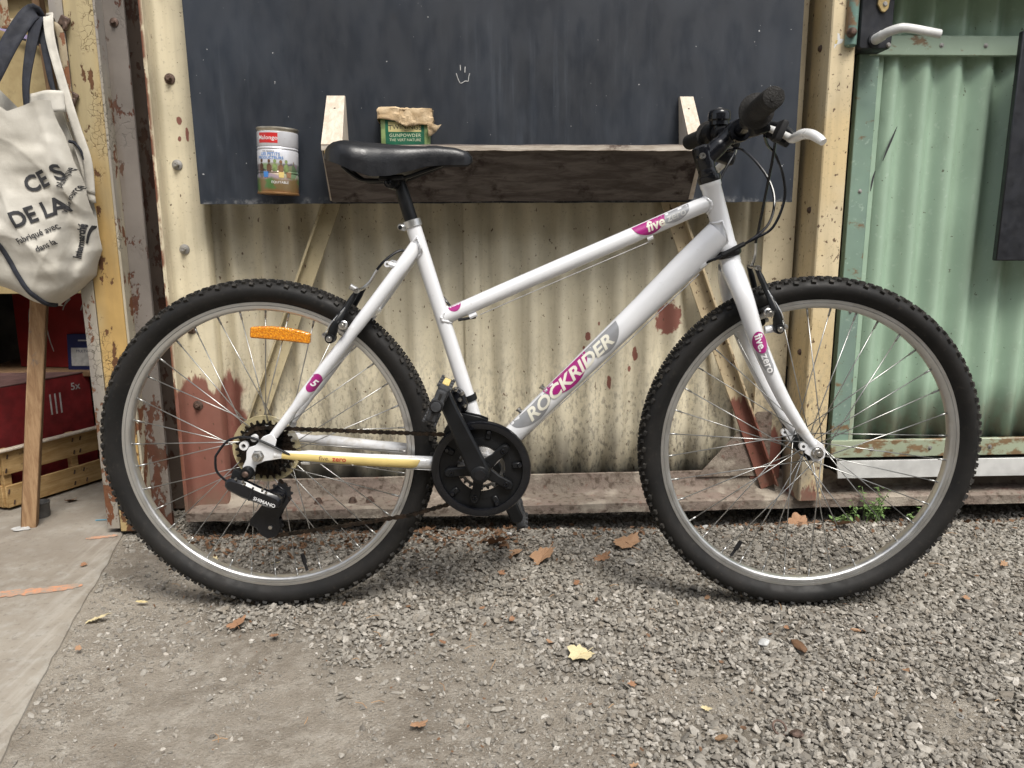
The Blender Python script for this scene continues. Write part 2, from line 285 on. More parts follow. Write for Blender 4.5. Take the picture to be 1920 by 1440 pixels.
    plain('galv', (.50,.50,.485), .42, .55, var=.16, nsc=24, bump=.15, bsc=60); plain('zinc_white', (.56,.56,.545), .5, .15, var=.13, nsc=18, bump=.1); plain('brass_dull', (.42,.31,.14), .45, .4); plain('bolt_rusty', (.10,.065,.05), .6, .4, var=.4, nsc=90, bump=.4, bsc=150); plain('bolt_grey', (.30,.29,.275), .5, .5, var=.25)
    plain('added_wall_plaster', (.20,.185,.155), .9, var=.25, nsc=2); plain('purple_tape', (.42,.36,.60), .5); plain('paper_white', (.68,.68,.67), .8, var=.08); plain('paper_blue', (.10,.30,.42), .5); plain('pot_grey', (.075,.072,.068), .7, var=.3)
    n = NT('kraft'); M['kraft'] = n.out(n.mix(n.ramp(n.noise(40, 5), .3, .7), (.40,.28,.155), (.58,.45,.29)), .75, 0, n.bump(n.noise(90, 5, .65), .6, .004), spec=.3)
    plain('tin_green', (.012,.105,.055), .4, var=.2, coat=.2); plain('tin_olive', (.17,.23,.085), .45, var=.35, nsc=60); plain('tin_gold', (.48,.42,.19), .45, var=.15); plain('print_pale', (.55,.58,.40), .5)
    # coffee can: printed and rusting band towards the bottom
    n = NT('can_print'); X = n.xyz(); c = n.mix(n.noise(20), (.56,.565,.60), (.66,.665,.69))
    g = n.ramp(n.add(X[2], n.mul(n.math('SUBTRACT', n.noise(40, 4), .5), .012)), .069, .064); blob = n.voro(60, out='Color', st=(1,1,.8))
    hs_ = n.new('ShaderNodeHueSaturation'); hs_.inputs['Saturation'].default_value = .55; hs_.inputs['Value'].default_value = .5; n.l.new(blob, hs_.inputs['Color'])
    c = n.mix(g, c, n.mix(.6, (.16,.19,.09), hs_.outputs[0]))
    g2 = n.ramp(n.add(X[2], n.mul(n.math('SUBTRACT', n.noise(30, 4), .5), .02)), .038, .030); c = n.mix(g2, c, n.mix(n.ramp(n.noise(25, 4), .45, .55), (.075,.15,.045), (.17,.115,.05)))
    g3 = n.ramp(n.add(X[2], n.mul(n.math('SUBTRACT', n.noise(40, 4, loc=(2,2,2)), .5), .03)), .016, .004); c = n.mix(g3, c, (.20,.105,.04))
    ru = n.ramp(n.noise(55, 5, .65, loc=(4,4,1)), .62, .68); c = n.mix(n.mul(ru, .7), c, (.19,.11,.06))
    M['can_print'] = n.out(c, .33, .25, n.bump(n.noise(60,3), .08, .001), spec=.5)
    plain('can_rim', (.50,.46,.38), .35, .8, var=.25); plain('can_red', (.50,.022,.022), .4); plain('can_blue', (.05,.20,.52), .4)
build_materials()

# ------------------------------------------------------------------ mesh helpers
class MB:
    def __init__(s): s.v = []; s.f = []
    def add(s, v, f):
        o = len(s.v); s.v += [tuple(p) for p in v]; s.f += [tuple(i+o for i in q) for q in f]; return s
    def box(s, c, size, rot=None, bev=0., seg=1):
        bm = bmesh.new(); bmesh.ops.create_cube(bm, size=1.)
        for v in bm.verts: v.co = Vector((v.co.x*size[0], v.co.y*size[1], v.co.z*size[2]))
        if bev: bmesh.ops.bevel(bm, geom=list(bm.edges), offset=min(bev, min(size)*.45), segments=seg, affect='EDGES', profile=.5)
        m = Matrix.Translation(c) @ (rot.to_4x4() if rot is not None else Matrix())
        bm.verts.index_update()
        s.add([m @ v.co for v in bm.verts], [[v.index for v in f.verts] for f in bm.faces]); bm.free(); return s
    def tube(s, pts, r, n=12, caps=True, flat=None, close=False):
        """tube along points; r scalar or list; flat=(axis vector, factor) squashes the section along an axis"""
        P = [Vector(p) for p in pts]; k = len(P); R = r if isinstance(r, (list, tuple)) else [r]*k
        T = []
        for i in range(k):
            a = P[i-1] if (i > 0 or close) else P[i]; b = P[(i+1) % k] if (i < k-1 or close) else P[i]
            T.append((b-a).normalized())
        up = Vector((0,1,0)) if abs(T[0].y) < .9 else Vector((1,0,0))
        nrm = (up - T[0]*up.dot(T[0])).normalized(); V = []
        for i in range(k):
            nrm = (nrm - T[i]*nrm.dot(T[i])).normalized(); b = T[i].cross(nrm)
            for j in range(n):
                a = 2*PI*j/n; off = nrm*math.cos(a)*R[i] + b*math.sin(a)*R[i]
                if flat: ax = Vector(flat[0]); off -= ax*off.dot(ax)*(1-flat[1])
                V.append(P[i]+off)
        F = []
        for i in range(k if close else k-1):
            for j in range(n):
                a, b_ = i*n+j, i*n+(j+1) % n; c, d = ((i+1) % k)*n+(j+1) % n, ((i+1) % k)*n+j
                F.append((a, d, c, b_))
        if caps and not close: F.append(tuple(range(n))); F.append(tuple(reversed(range((k-1)*n, k*n))))
        return s.add(V, F)
    def lathe(s, prof, n=48, axis='y', c=(0,0,0), closed=False, a0=0., a1=2*PI):
        """prof: list of (r, h); revolve about axis through c"""
        full = abs(a1-a0-2*PI) < 1e-6; m = n if full else n+1; V = []
        for i in range(m):
            a = a0+(a1-a0)*i/n; ca, sa = math.cos(a), math.sin(a)
            for (r, h) in prof:
                if axis == 'y': V.append((c[0]+r*ca, c[1]+h, c[2]+r*sa))
                elif axis == 'z': V.append((c[0]+r*ca, c[1]+r*sa, c[2]+h))
                else: V.append((c[0]+h, c[1]+r*ca, c[2]+r*sa))
        k = len(prof); F = []
        for i in range(n):
            i2 = (i+1) % m
            for j in range(k if closed else k-1):
                j2 = (j+1) % k; q = (i*k+j, i*k+j2, i2*k+j2, i2*k+j)
                F.append(q if axis != 'y' else q[::-1])
        return s.add(V, F)
    def prism(s, poly, d0, d1, plane='xz', bev=0.):
        """extrude a polygon (2-D, counter-clockwise seen from -y for xz) between depths d0<d1"""
        bm = bmesh.new()
        def P(p, d): return {'xz': (p[0], d, p[1]), 'xy': (p[0], p[1], d), 'yz': (d, p[0], p[1])}[plane]
        a = [bm.verts.new(P(p, d0)) for p in poly]; b = [bm.verts.new(P(p, d1)) for p in poly]; k = len(poly)
        bm.faces.new(a); bm.faces.new(b[::-1])
        for i in range(k): bm.faces.new((a[i], b[i], b[(i+1) % k], a[(i+1) % k])[::-1])
        bmesh.ops.recalc_face_normals(bm, faces=bm.faces)
        if bev:
            ed = [e for e in bm.edges if abs(e.calc_face_angle(0)) > .5]; bmesh.ops.bevel(bm, geom=ed, offset=bev, segments=1, affect='EDGES')
        bm.verts.index_update(); s.add([v.co for v in bm.verts], [[v.index for v in f.verts] for f in bm.faces]); bm.free(); return s
    def grid(s, nu, nv, fn, thick=None):
        V = [fn(i/nu, j/nv) for j in range(nv+1) for i in range(nu+1)]
        F = [(j*(nu+1)+i, j*(nu+1)+i+1, (j+1)*(nu+1)+i+1, (j+1)*(nu+1)+i) for j in range(nv) for i in range(nu)]
        return s.add(V, F)
    def build(s, name, mat, parent=None, smooth=True, ang=.7, recalc=False, solid=0.):
        me = bpy.data.meshes.new(name); me.from_pydata(s.v, [], s.f); me.validate(clean_customdata=False)
        if recalc:
            bm = bmesh.new(); bm.from_mesh(me); bmesh.ops.recalc_face_normals(bm, faces=bm.faces); bm.to_mesh(me); bm.free()
        if smooth: me.shade_smooth(); me.set_sharp_from_angle(angle=ang)
        me.materials.append(M[mat]); o = bpy.data.objects.new(name, me); COL.objects.link(o)
        if parent is not None: o.parent = parent
        if solid: md = o.modifiers.new('solid', 'SOLIDIFY'); md.thickness = solid; md.offset = 0
        return o
def tag(o, label=None, cat=None, group=None, kind=None):
    if label: o['label'] = label
    if cat: o['category'] = cat
    if group: o['group'] = group
    if kind: o['kind'] = kind
    return o
def empty(name, loc=(0,0,0), rz=0., label=None, cat=None, group=None):
    o = bpy.data.objects.new(name, None); COL.objects.link(o); o.location = loc; o.rotation_euler = (0,0,rz); o.empty_display_size = .05
    return tag(o, label, cat, group)
def spline(pts, n=6):
    """Catmull-Rom through points"""
    P = [Vector(p) for p in pts]; P = [P[0]*2-P[1]] + P + [P[-1]*2-P[-2]]; out = []
    for i in range(1, len(P)-2):
        for k in range(n):
            t = k/n; a, b, c, d = P[i-1], P[i], P[i+1], P[i+2]
            out.append(.5*((2*b)+(c-a)*t+(2*a-5*b+4*c-d)*t*t+(3*b-a-3*c+d)*t**3))
    out.append(P[-2]); return out
def flat_mesh(polys=None, text=None, size=.02, bold=0., shear=0., spacing=1., sx=1., L=.004):
    """2-D filled shape or lettering as (verts, tris), finely divided so that it can be laid on a curved surface"""
    bm = bmesh.new()
    if text is not None:
        cu = bpy.data.curves.new('lettering', 'FONT'); cu.body = text; cu.size = size; cu.offset = bold; cu.shear = shear; cu.space_character = spacing
        cu.align_x = 'CENTER'; cu.align_y = 'CENTER'; cu.resolution_u = 3
        ob = bpy.data.objects.new('lettering', cu); COL.objects.link(ob); dg = bpy.context.evaluated_depsgraph_get()
        me = bpy.data.meshes.new_from_object(ob.evaluated_get(dg)); bm.from_mesh(me)
        bpy.data.objects.remove(ob); bpy.data.meshes.remove(me); bpy.data.curves.remove(cu)
        for v in bm.verts: v.co.x *= sx
    else:
        for p in polys: bm.faces.new([bm.verts.new((a, b, 0)) for a, b in p])
    bmesh.ops.triangulate(bm, faces=bm.faces)
    for _ in range(5):
        ed = [e for e in bm.edges if e.calc_length() > L]
        if not ed or len(bm.faces) > 6000: break
        bmesh.ops.subdivide_edges(bm, edges=ed, cuts=1); bmesh.ops.triangulate(bm, faces=[f for f in bm.faces if len(f.verts) > 3])
    bmesh.ops.recalc_face_normals(bm, faces=bm.faces); bm.verts.index_update()
    v = [(q.co.x, q.co.y) for q in bm.verts]; f = [tuple(q.index for q in x.verts) for x in bm.faces]; bm.free(); return v, f
def decal(name, mat, parent, fn, **kw):
    v, f = flat_mesh(**kw); mb = MB(); mb.add([fn(a, b) for a, b in v], f); return mb.build(name, mat, parent)
def rot_y(a): return Matrix.Rotation(a, 3, 'Y')
def rot_z(a): return Matrix.Rotation(a, 3, 'Z')
def rot_x(a): return Matrix.Rotation(a, 3, 'X')
def interp(tab, x):
    return float(np.interp(x, [t[0] for t in tab], [t[1] for t in tab]))
# ------------------------------------------------------------------ ground, slab, gravel
def vnoise(x, y, s, seed=0):
    """smooth value noise, vectorised"""
    r = np.random.default_rng(seed); T = r.random((64, 64)); x = np.asarray(x)*s; y = np.asarray(y)*s
    xi = np.floor(x).astype(int); yi = np.floor(y).astype(int); fx = x-xi; fy = y-yi; fx = fx*fx*(3-2*fx); fy = fy*fy*(3-2*fy)
    g = lambda a, b: T[a % 64, b % 64]
    return (g(xi,yi)*(1-fx)+g(xi+1,yi)*fx)*(1-fy)+(g(xi,yi+1)*(1-fx)+g(xi+1,yi+1)*fx)*fy
SLAB0, SLAB1 = (-.925, .49), (-.711, -.421)
def slab_x(Y): return SLAB0[0] + (Y-SLAB0[1])*(SLAB1[0]-SLAB0[0])/(SLAB1[1]-SLAB0[1])
def ground_z(x, y):
    x = np.asarray(x); y = np.asarray(y)
    h = .014*(vnoise(x, y, 3.1, 1)-.5) + .008*(vnoise(x, y, 9, 2)-.5) + .003*(vnoise(x, y, 31, 3)-.5)
    near = np.exp(-(np.minimum((x+.41)**2+(y-.03)**2, (x-.65)**2+(y+.037)**2))/.01)
    fade = np.clip((x-slab_x(y))/.1, 0, 1)
    t = np.clip((y-.375)/.08, 0, 1)*np.clip((x+.80)/.1, 0, 1); drop = .034*t*t*(3-2*t)
    return (h*fade - .004*fade - .001*(1-fade))*(1-near) - .001*near - drop
def dirt_mask(x, y):
    """1 on dense gravel, small on trodden earth"""
    xl = np.interp(y, [-1.2, -.509, -.235, -.022, .428, .7], [.62, .14, -.12, -.42, -.92, -1.15])
    s = (x-xl) + .34*(vnoise(x, y, 4.2, 11)-.5) + .16*(vnoise(x, y, 12, 12)-.5)
    d = np.clip((s+.16)/.38, 0, 1); d = d*d*(3-2*d)
    for cx, cy, r in ((.352,-.335,.11), (.755,-.415,.09), (.02,-.16,.10), (.16,-.33,.09)):
        q = np.sqrt((x-cx)**2+((y-cy)*1.4)**2)/r + .7*(vnoise(x, y, 14, 13)-.5); d *= np.clip((q-.55)/.6, .22, 1)
    return np.clip(d, .0, 1)
def build_ground():
    def axis(lo, hi, a, b, step):
        fine = np.arange(a, b+1e-6, step); out = [fine]
        left = a - np.geomspace(step*1.5, a-lo, 16); right = b + np.geomspace(step*1.5, hi-b, 16)
        return np.concatenate([left[::-1], fine, right])
    xs = axis(-30, 30, -1.3, 2.3, .022); ys = axis(-30, 30, -1.0, .75, .022)
    X, Y = np.meshgrid(xs, ys); Z = ground_z(X, Y); V = np.stack([X, Y, Z], -1).reshape(-1, 3); nx, ny = len(xs), len(ys)
    I = (np.arange(ny-1)[:, None]*nx + np.arange(nx-1)[None]).reshape(-1); F = np.stack([I, I+1, I+nx+1, I+nx], -1)
    mb = MB(); mb.v = V.tolist(); mb.f = F.tolist(); g = tag(mb.build('ground', 'dirt'), kind='structure')
    at = g.data.attributes.new('stony', 'FLOAT', 'POINT'); at.data.foreach_set('value', dirt_mask(V[:, 0], V[:, 1]).astype(np.float32))
    # concrete slab running into the shed doorway; its worn edge is slightly uneven
    E_ = []
    for i in range(121):
        Y = .90 - i*(4.4/120); E_.append((slab_x(Y) + .012*(float(vnoise(Y, 1.3, 6, 5))-.5) + .006*(float(vnoise(Y, 2.3, 30, 6))-.5), Y))
    mb = MB(); k = len(E_); V = []
    for (x, y) in E_:
        V += [(x+.012, y, -.02), (x+.006, y, .002), (x, y, .0055), (x-.015, y, .0065), (x-.3, y, .006), (-9, y, .006)]
    F = [(i*6+j, i*6+j+1, (i+1)*6+j+1, (i+1)*6+j) for i in range(k-1) for j in range(5)]
    mb.add(V, [f[::-1] for f in F]); mb.add([(-9, 4, .006), (-.80, 4, .006), (-.80, .9, .006), (-9, .9, .006)], [(0, 3, 2, 1)])
    slab = tag(mb.build('concrete_slab', 'concrete', recalc=True), kind='structure')
    def stroke(pts, wd, seed):
        mb = MB(); r = random.Random(seed); n = 40; P = spline([(*p, 0) for p in pts], n//(len(pts)-1)); V = []; F = []
        for i, p in enumerate(P):
            t = i/(len(P)-1); d = (P[min(i+1, len(P)-1)]-P[max(i-1, 0)]).normalized(); nn = Vector((-d.y, d.x, 0)); wv = wd*(.75+.5*r.random())*min(1, 6*(1-t)+.3, 6*t+.3)
            V += [(*(p+nn*wv)[:2], .0078), (*(p-nn*wv)[:2], .0078)]
            if i: F.append((2*i-2, 2*i-1, 2*i+1, 2*i))
        mb.add(V, F); return mb.build('painted_line', 'orange_paint', slab)
    stroke([(-1.20, .045), (-1.02, .085), (-.93, .10), (-.855, .121)], .0155, 1); stroke([(-.975, .385), (-.935, .395), (-.905, .402)], .008, 2)
build_ground()

def scatter(name, n_try, base, faces, size, spread, lo, hi, dense, sparse, label, cat, lift, tintmu=.5):
    """angular stones with random size, turn and tint, joined into one mesh"""
    protos = []
    for k in range(24):
        v = base*(1+rng.uniform(-.30, .22, (len(base), 1))) + rng.normal(0, .10, base.shape)
        for _ in range(3):        # broken faces
            nrm = rng.normal(size=3); nrm /= np.linalg.norm(nrm); d = rng.uniform(.45, .75); t = v@nrm; v = np.where((t > d)[:, None], v-np.outer(t-d, nrm), v)
        protos.append(v)
    protos = np.array(protos); N = n_try
    x = rng.uniform(-1.05, 2.15, N); y = rng.uniform(-.90, .66, N)
    keep = (x > slab_x(y)+.012) & (np.abs(x-.05) < (y+1.468)*.82+.50); x, y = x[keep], y[keep]; d = dirt_mask(x, y)
    clump = vnoise(x, y, 7, 21)*.6+vnoise(x, y, 23, 22)*.4
    p = d*dense + (1-d)*sparse*np.clip((clump-.30)*4.5, .12, 2.2); keep = rng.random(len(x)) < p; x, y, d = x[keep], y[keep], d[keep]; n = len(x)
    a = np.clip(np.exp(rng.normal(np.log(size), spread, n)), lo, hi); a *= np.where(d > .5, 1, .85)
    S = np.stack([a*rng.uniform(1., 1.6, n), a*rng.uniform(.7, 1.1, n), a*rng.uniform(.40, .80, n)], -1)
    yaw = rng.uniform(0, 2*PI, n); tx = rng.normal(0, .40, n); ty = rng.normal(0, .40, n)
    cy, sy = np.cos(yaw), np.sin(yaw); cx, sx = np.cos(tx), np.sin(tx); cb, sb = np.cos(ty), np.sin(ty)
    V = protos[rng.integers(0, len(protos), n)]*S[:, None, :]; X, Y, Z = V[..., 0], V[..., 1], V[..., 2]
    Y, Z = cx[:, None]*Y-sx[:, None]*Z, sx[:, None]*Y+cx[:, None]*Z
    X, Z = cb[:, None]*X+sb[:, None]*Z, -sb[:, None]*X+cb[:, None]*Z
    X, Y = cy[:, None]*X-sy[:, None]*Y, sy[:, None]*X+cy[:, None]*Y
    lf = np.where(rng.random(n) < d, rng.uniform(.0, lift, n), a*rng.uniform(-.15, .40, n))
    P = np.stack([X+x[:, None], Y+y[:, None], Z+(ground_z(x, y)+lf)[:, None]], -1).reshape(-1, 3)
    nb = len(base); F = (faces[None]+np.arange(n)[:, None, None]*nb).reshape(-1, 3)
    me = bpy.data.meshes.new(name); me.vertices.add(len(P)); me.vertices.foreach_set('co', P.astype(np.float32).ravel())
    me.loops.add(F.size); me.loops.foreach_set('vertex_index', F.astype(np.int32).ravel()); me.polygons.add(len(F))
    me.polygons.foreach_set('loop_start', np.arange(0, F.size, 3, dtype=np.int32)); me.update(calc_edges=True); me.validate(); me.shade_flat()
    tint = np.clip(rng.normal(tintmu, .22, n), 0, 1); tint = np.where(rng.random(n) < .02, rng.uniform(.9, 1, n), tint); hue = np.where(rng.random(n) < .30, rng.random(n), rng.random(n)*.3)
    for nm, arr in (('tint', tint), ('hue', hue)):
        at = me.attributes.new(nm, 'FLOAT', 'POINT'); at.data.foreach_set('value', np.repeat(arr, nb).astype(np.float32))
    me.materials.append(M['gravel_stone']); o = bpy.data.objects.new(name, me); COL.objects.link(o); tag(o, label, cat, kind='stuff'); print(name, n, len(F))
def build_gravel():
    bm = bmesh.new(); bmesh.ops.create_icosphere(bm, subdivisions=1, radius=1.); bv = np.array([v.co[:] for v in bm.verts]); bf = np.array([[v.index for v in f.verts] for f in bm.faces]); bm.free()
    ov = np.array([(1,0,0), (-1,0,0), (0,1,0), (0,-1,0), (0,0,1), (0,0,-1)], float); of = np.array([(0,2,4), (2,1,4), (1,3,4), (3,0,4), (2,0,5), (1,2,5), (3,1,5), (0,3,5)])
    scatter('gravel', 108000, bv, bf, .0048, .29, .0024, .0115, .95, .14, 'loose grey crushed stone gravel covering the ground', 'gravel', .0058)
    scatter('grit', 150000, ov, of, .0019, .35, .0008, .0038, .55, .75, 'fine grit and small stone crumbs between gravel and trodden earth', 'grit', .0052, .55)
build_gravel()

# ------------------------------------------------------------------ shed front: cream corrugated wall in a steel channel frame
def sheet(x0, x1, z0, z1, Y0, X0, pitch, amp, edge=0., nz=14, seed=0):
    """corrugated steel sheet with a little dent noise, 1 mm thick"""
    mb = MB(); n = int((x1-x0)/pitch*14)
    def fn(u, v):
        x = x0+(x1-x0)*u; z = z0+(z1-z0)*v
        y = Y0 - amp*math.cos(2*PI*(x-X0)/pitch) + .0020*(float(vnoise(x*.6+3, z*.5, 2.5, seed))-.5) - edge*math.exp(-((x-x0)/.012)**2)
        return (x, y, z)
    return mb.grid(n, nz, fn)
def bolt(mb, x, y, z, r=.012, h=.010):
    mb.lathe([(0, -.003-h*.2), (r, -.002), (r*1.0, 0), (0, 0)], 16, 'y', (x, y, z)); mb.lathe([(0, -h), (r*.35, -h*1.05), (r*.5, -h*.8), (r*.52, -.002)], 6, 'y', (x, y, z))
def build_wall():
    W = empty('shed_wall', (0, .5, 0), label='cream painted corrugated steel shed wall in a rusty channel frame behind the bicycle', cat='wall')
    I = W.matrix_world
    def P(name, mb, mat, **k):
        o = mb.build(name, mat, W, **k); o.location = (0, -.5, 0); return o
    s1 = P('corrugated_sheet', sheet(-.75, -.020, .06, 2.35, .560, .231, .0765, .0125, seed=31), 'cream_sheet', solid=.0012)
    s2 = P('corrugated_sheet', sheet(-.028, .80, .06, 2.35, .5555, .231, .0765, .0125, edge=.002, seed=31), 'cream_sheet', solid=.0012)
    # left upright channel: flange pointing out, web with bolts
    mb = MB(); prof = [(-.750,.445), (-.7415,.445), (-.7405,.478), (-.737,.490), (-.730,.497), (-.715,.499), (-.663,.500), (-.6585,.504), (-.6585,.545), (-.668,.545), (-.668,.510), (-.750,.510)]
    mb.prism(prof, .024, 2.4, 'xy'); P('upright_channel', mb, 'cream_post', ang=.9)
    for i, z in enumerate((1.111, .914, .713, .515, .318, 1.31)):
        mb = MB(); bolt(mb, -.7135, .4985, z, .0125 if i < 5 else .012, .013); P('bolt', mb, 'bolt_rusty' if i in (0, 3, 4) else 'bolt_grey')
    # bottom channel (sill): web at the back, flange towards the viewer
    mb = MB(); prof = [(.445,.022), (.445,.046), (.452,.050), (.505,.049), (.520,.053), (.526,.062), (.527,.103), (.532,.105), (.532,.022)]
    n = 140; V = []; k = len(prof)
    for i in range(n+1):
        x = -.7498 + (2.9+.7498)*i/n
        for j, (y, z) in enumerate(prof):
            q = float(vnoise(x, z*9+1, 22, 41))-.5; V.append((x, y + (.004*q if j in (0,1) else 0), z + (.010*max(0, q) if j in (3,4) else .002*q)))
    F = [(i*k+j, i*k+(j+1) % k, (i+1)*k+(j+1) % k, (i+1)*k+j) for i in range(n) for j in range(k)]; F += [tuple(range(k)), tuple(reversed(range(n*k, n*k+k)))]
    mb.add(V, F); P('sill_channel', mb, 'sill_dirty', recalc=True)
    for x in (-.33, -.285, -.42, .075):
        mb = MB(); mb.lathe([(0, .016), (.006, .015), (.010, .008), (.011, 0)], 6, 'z', (x, .49, .0485)); mb.lathe([(.013, 0), (.012, .003), (.005, .004)], 12, 'z', (x, .49, .0485)); P('bolt', mb, 'bolt_rusty')
    # right: web plate and boxed post
    mb = MB(); mb.box((.7905, .527, 1.21), (.083, .006, 2.26), bev=.0015); P('web_plate', mb, 'cream_web')
    mb = MB(); prof = [(.843,.4205), (.846,.4175), (.901,.4175), (.9045,.4205), (.9045,.56), (.895,.56), (.895,.428), (.851,.428), (.851,.56), (.843,.56)]
    mb.prism(prof, .0525, 2.4, 'xy'); P('door_post', mb, 'cream_post_right')
    for z in (1.18, .98, .80, .58, .44): 
        mb = MB(); mb.lathe([(0, -.006), (.006, -.005), (.009, 0)], 10, 'x', (.8432, .47, z)); P('rivet', mb, 'bolt_rusty')
    # diagonal braces: angle irons
    def brace(a, b, wd, mat, flip=1):
        a = Vector((a[0], .517, a[1])); b = Vector((b[0], .517, b[1])); d = (b-a).normalized(); nn = Vector((d.z, 0, -d.x)); mb = MB(); L_ = (b-a).length; c = (a+b)/2
        R = Matrix((nn, Vector((0,1,0)), d)).transposed()
        mb.box(c, (wd, .005, L_), R, .001); mb.box(c+nn*flip*(wd/2-.003)-Vector((0,.0135,0)), (.006, .0215, L_), R, .001); P('brace', mb, mat)
    brace((-.335, .86), (-.585, .24), .042, 'cream_brace', 1); brace((.485, .86), (.80, .06), .044, 'pink_brace', -1)
    mb = MB(); mb.prism([(.60,.09), (.80,.09), (.80,.27), (.76,.27)], .5205, .5245); P('gusset', mb, 'sill_dirty')
    # beam above the picture that carries the roof
    mb = MB(); mb.box((1.0, .53, 2.43), (4.4, .12, .12), bev=.004); P('head_beam', mb, 'cream_web')
build_wall()

def build_column():
    W = empty('steel_column', (-.86, .5, 0), label='peeling yellow and grey steel I-beam column at the doorway', cat='column')
    def P(name, mb, mat, **k): o = mb.build(name, mat, W, **k); o.location = (.86, -.5, 0); return o
    mb = MB(); mb.box((-.8725, .4255, 1.2), (.066, .011, 2.38), bev=.002); P('front_flange', mb, 'yellow_peel')
    mb = MB(); mb.prism([(-.8395,.4195), (-.8345,.4205), (-.8345,.457), (-.8395,.457)], .012, 2.38, 'xy'); P('flange_edge', mb, 'pale_peel')
    mb = MB(); mb.box((-.8120, .462, 1.2), (.048, .009, 2.38), bev=.0015); P('cover_plate', mb, 'grey_peel')
    mb = MB(); mb.box((-.866, .512, 1.2), (.008, .120, 2.38), bev=.001); P('web', mb, 'grey_peel')
    mb = MB(); mb.box((-.830, .5835, 1.2), (.165, .013, 2.38), bev=.002); P('rear_flange', mb, 'brown_shade_peel')  # dark brown peeling paint; its tone also holds the shade of the recess
    mb = MB(); mb.prism([(-.935,.418), (-.908,.418), (-.906,.4195), (-.906,.4345), (-.925,.4345), (-.925,.47), (-.935,.47)], .02, 2.38, 'xy'); P('jamb_angle', mb, 'pale_peel')
    for z in (1.215, 1.055):
        mb = MB(); mb.box((-.902, .4135, z), (.022, .010, .024), rot_y(.5), .003); mb.box((-.897, .405, z-.012), (.010, .012, .020), rot_y(.3), .003); P('bracket_stub', mb, 'bolt_rusty')
    mb = MB(); bolt(mb, -.812, .4575, 1.225, .010, .010); P('bolt', mb, 'bolt_rusty')
    # rusty hook rod bent over the doorway
    R = empty('hook_rod', (-.93, .40, 1.2), label='bent rusty iron rod holding the canvas bag beside the doorway', cat='hook')
    mb = MB(); pts = spline([(-1.06,.42,1.212), (-1.0,.412,1.212), (-.945,.405,1.208), (-.918,.40,1.203), (-.907,.40,1.185), (-.905,.40,1.13), (-.905,.40,1.06), (-.905,.40,1.0)], 5)
    mb.tube(pts, .0088, 8, flat=((0,1,0), .6)); o = mb.build('rod', 'rusty_rod', R); o.location = (.93, -.40, -1.2)
    mb = MB(); mb.tube([(-1.03,.412,1.20), (-1.028,.412,1.7)], .011, 8, flat=((0,1,0), .5)); o = mb.build('hanger', 'rusty_rod', R); o.location = (.93, -.40, -1.2)
build_column()

def build_interior():
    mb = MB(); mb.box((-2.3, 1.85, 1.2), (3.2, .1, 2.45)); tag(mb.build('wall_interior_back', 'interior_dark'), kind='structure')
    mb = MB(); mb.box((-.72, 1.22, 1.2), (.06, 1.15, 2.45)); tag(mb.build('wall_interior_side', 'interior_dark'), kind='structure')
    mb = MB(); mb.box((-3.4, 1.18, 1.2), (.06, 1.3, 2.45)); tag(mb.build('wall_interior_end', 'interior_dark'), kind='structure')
    tag(sheet(-3.99, -1.39, .01, 2.4, .53, .231, .0765, .0125, seed=32).build('wall_outer', 'cream_web', solid=.0012), kind='structure')  # unseen outer wall, carried close to the doorway to darken the interior
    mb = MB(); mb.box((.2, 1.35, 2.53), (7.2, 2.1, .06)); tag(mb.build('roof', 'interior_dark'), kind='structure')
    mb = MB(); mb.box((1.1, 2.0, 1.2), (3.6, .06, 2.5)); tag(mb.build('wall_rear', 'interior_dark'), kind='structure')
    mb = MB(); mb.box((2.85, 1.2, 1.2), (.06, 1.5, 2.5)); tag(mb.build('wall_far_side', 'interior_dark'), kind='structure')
build_interior()
def build_added_wall():
    # unseen plastered building added behind the viewer, so black parts mirror something darker
    mb = MB(); mb.box((0, -7.2, 2.4), (16, .4, 4.9), bev=.01); o = tag(mb.build('added_yard_wall', 'added_wall_plaster'), kind='structure')
    for x in (-5, -2, 1, 4): mb = MB(); mb.box((x, -6.995, 1.9), (1.1, .02, 1.5), bev=.005); w_ = mb.build('added_window', 'black_gloss', o); mb = MB(); mb.box((x, -6.97, 1.12), (1.25, .08, .06), bev=.01); mb.build('sill', 'added_wall_plaster', w_)
build_added_wall()

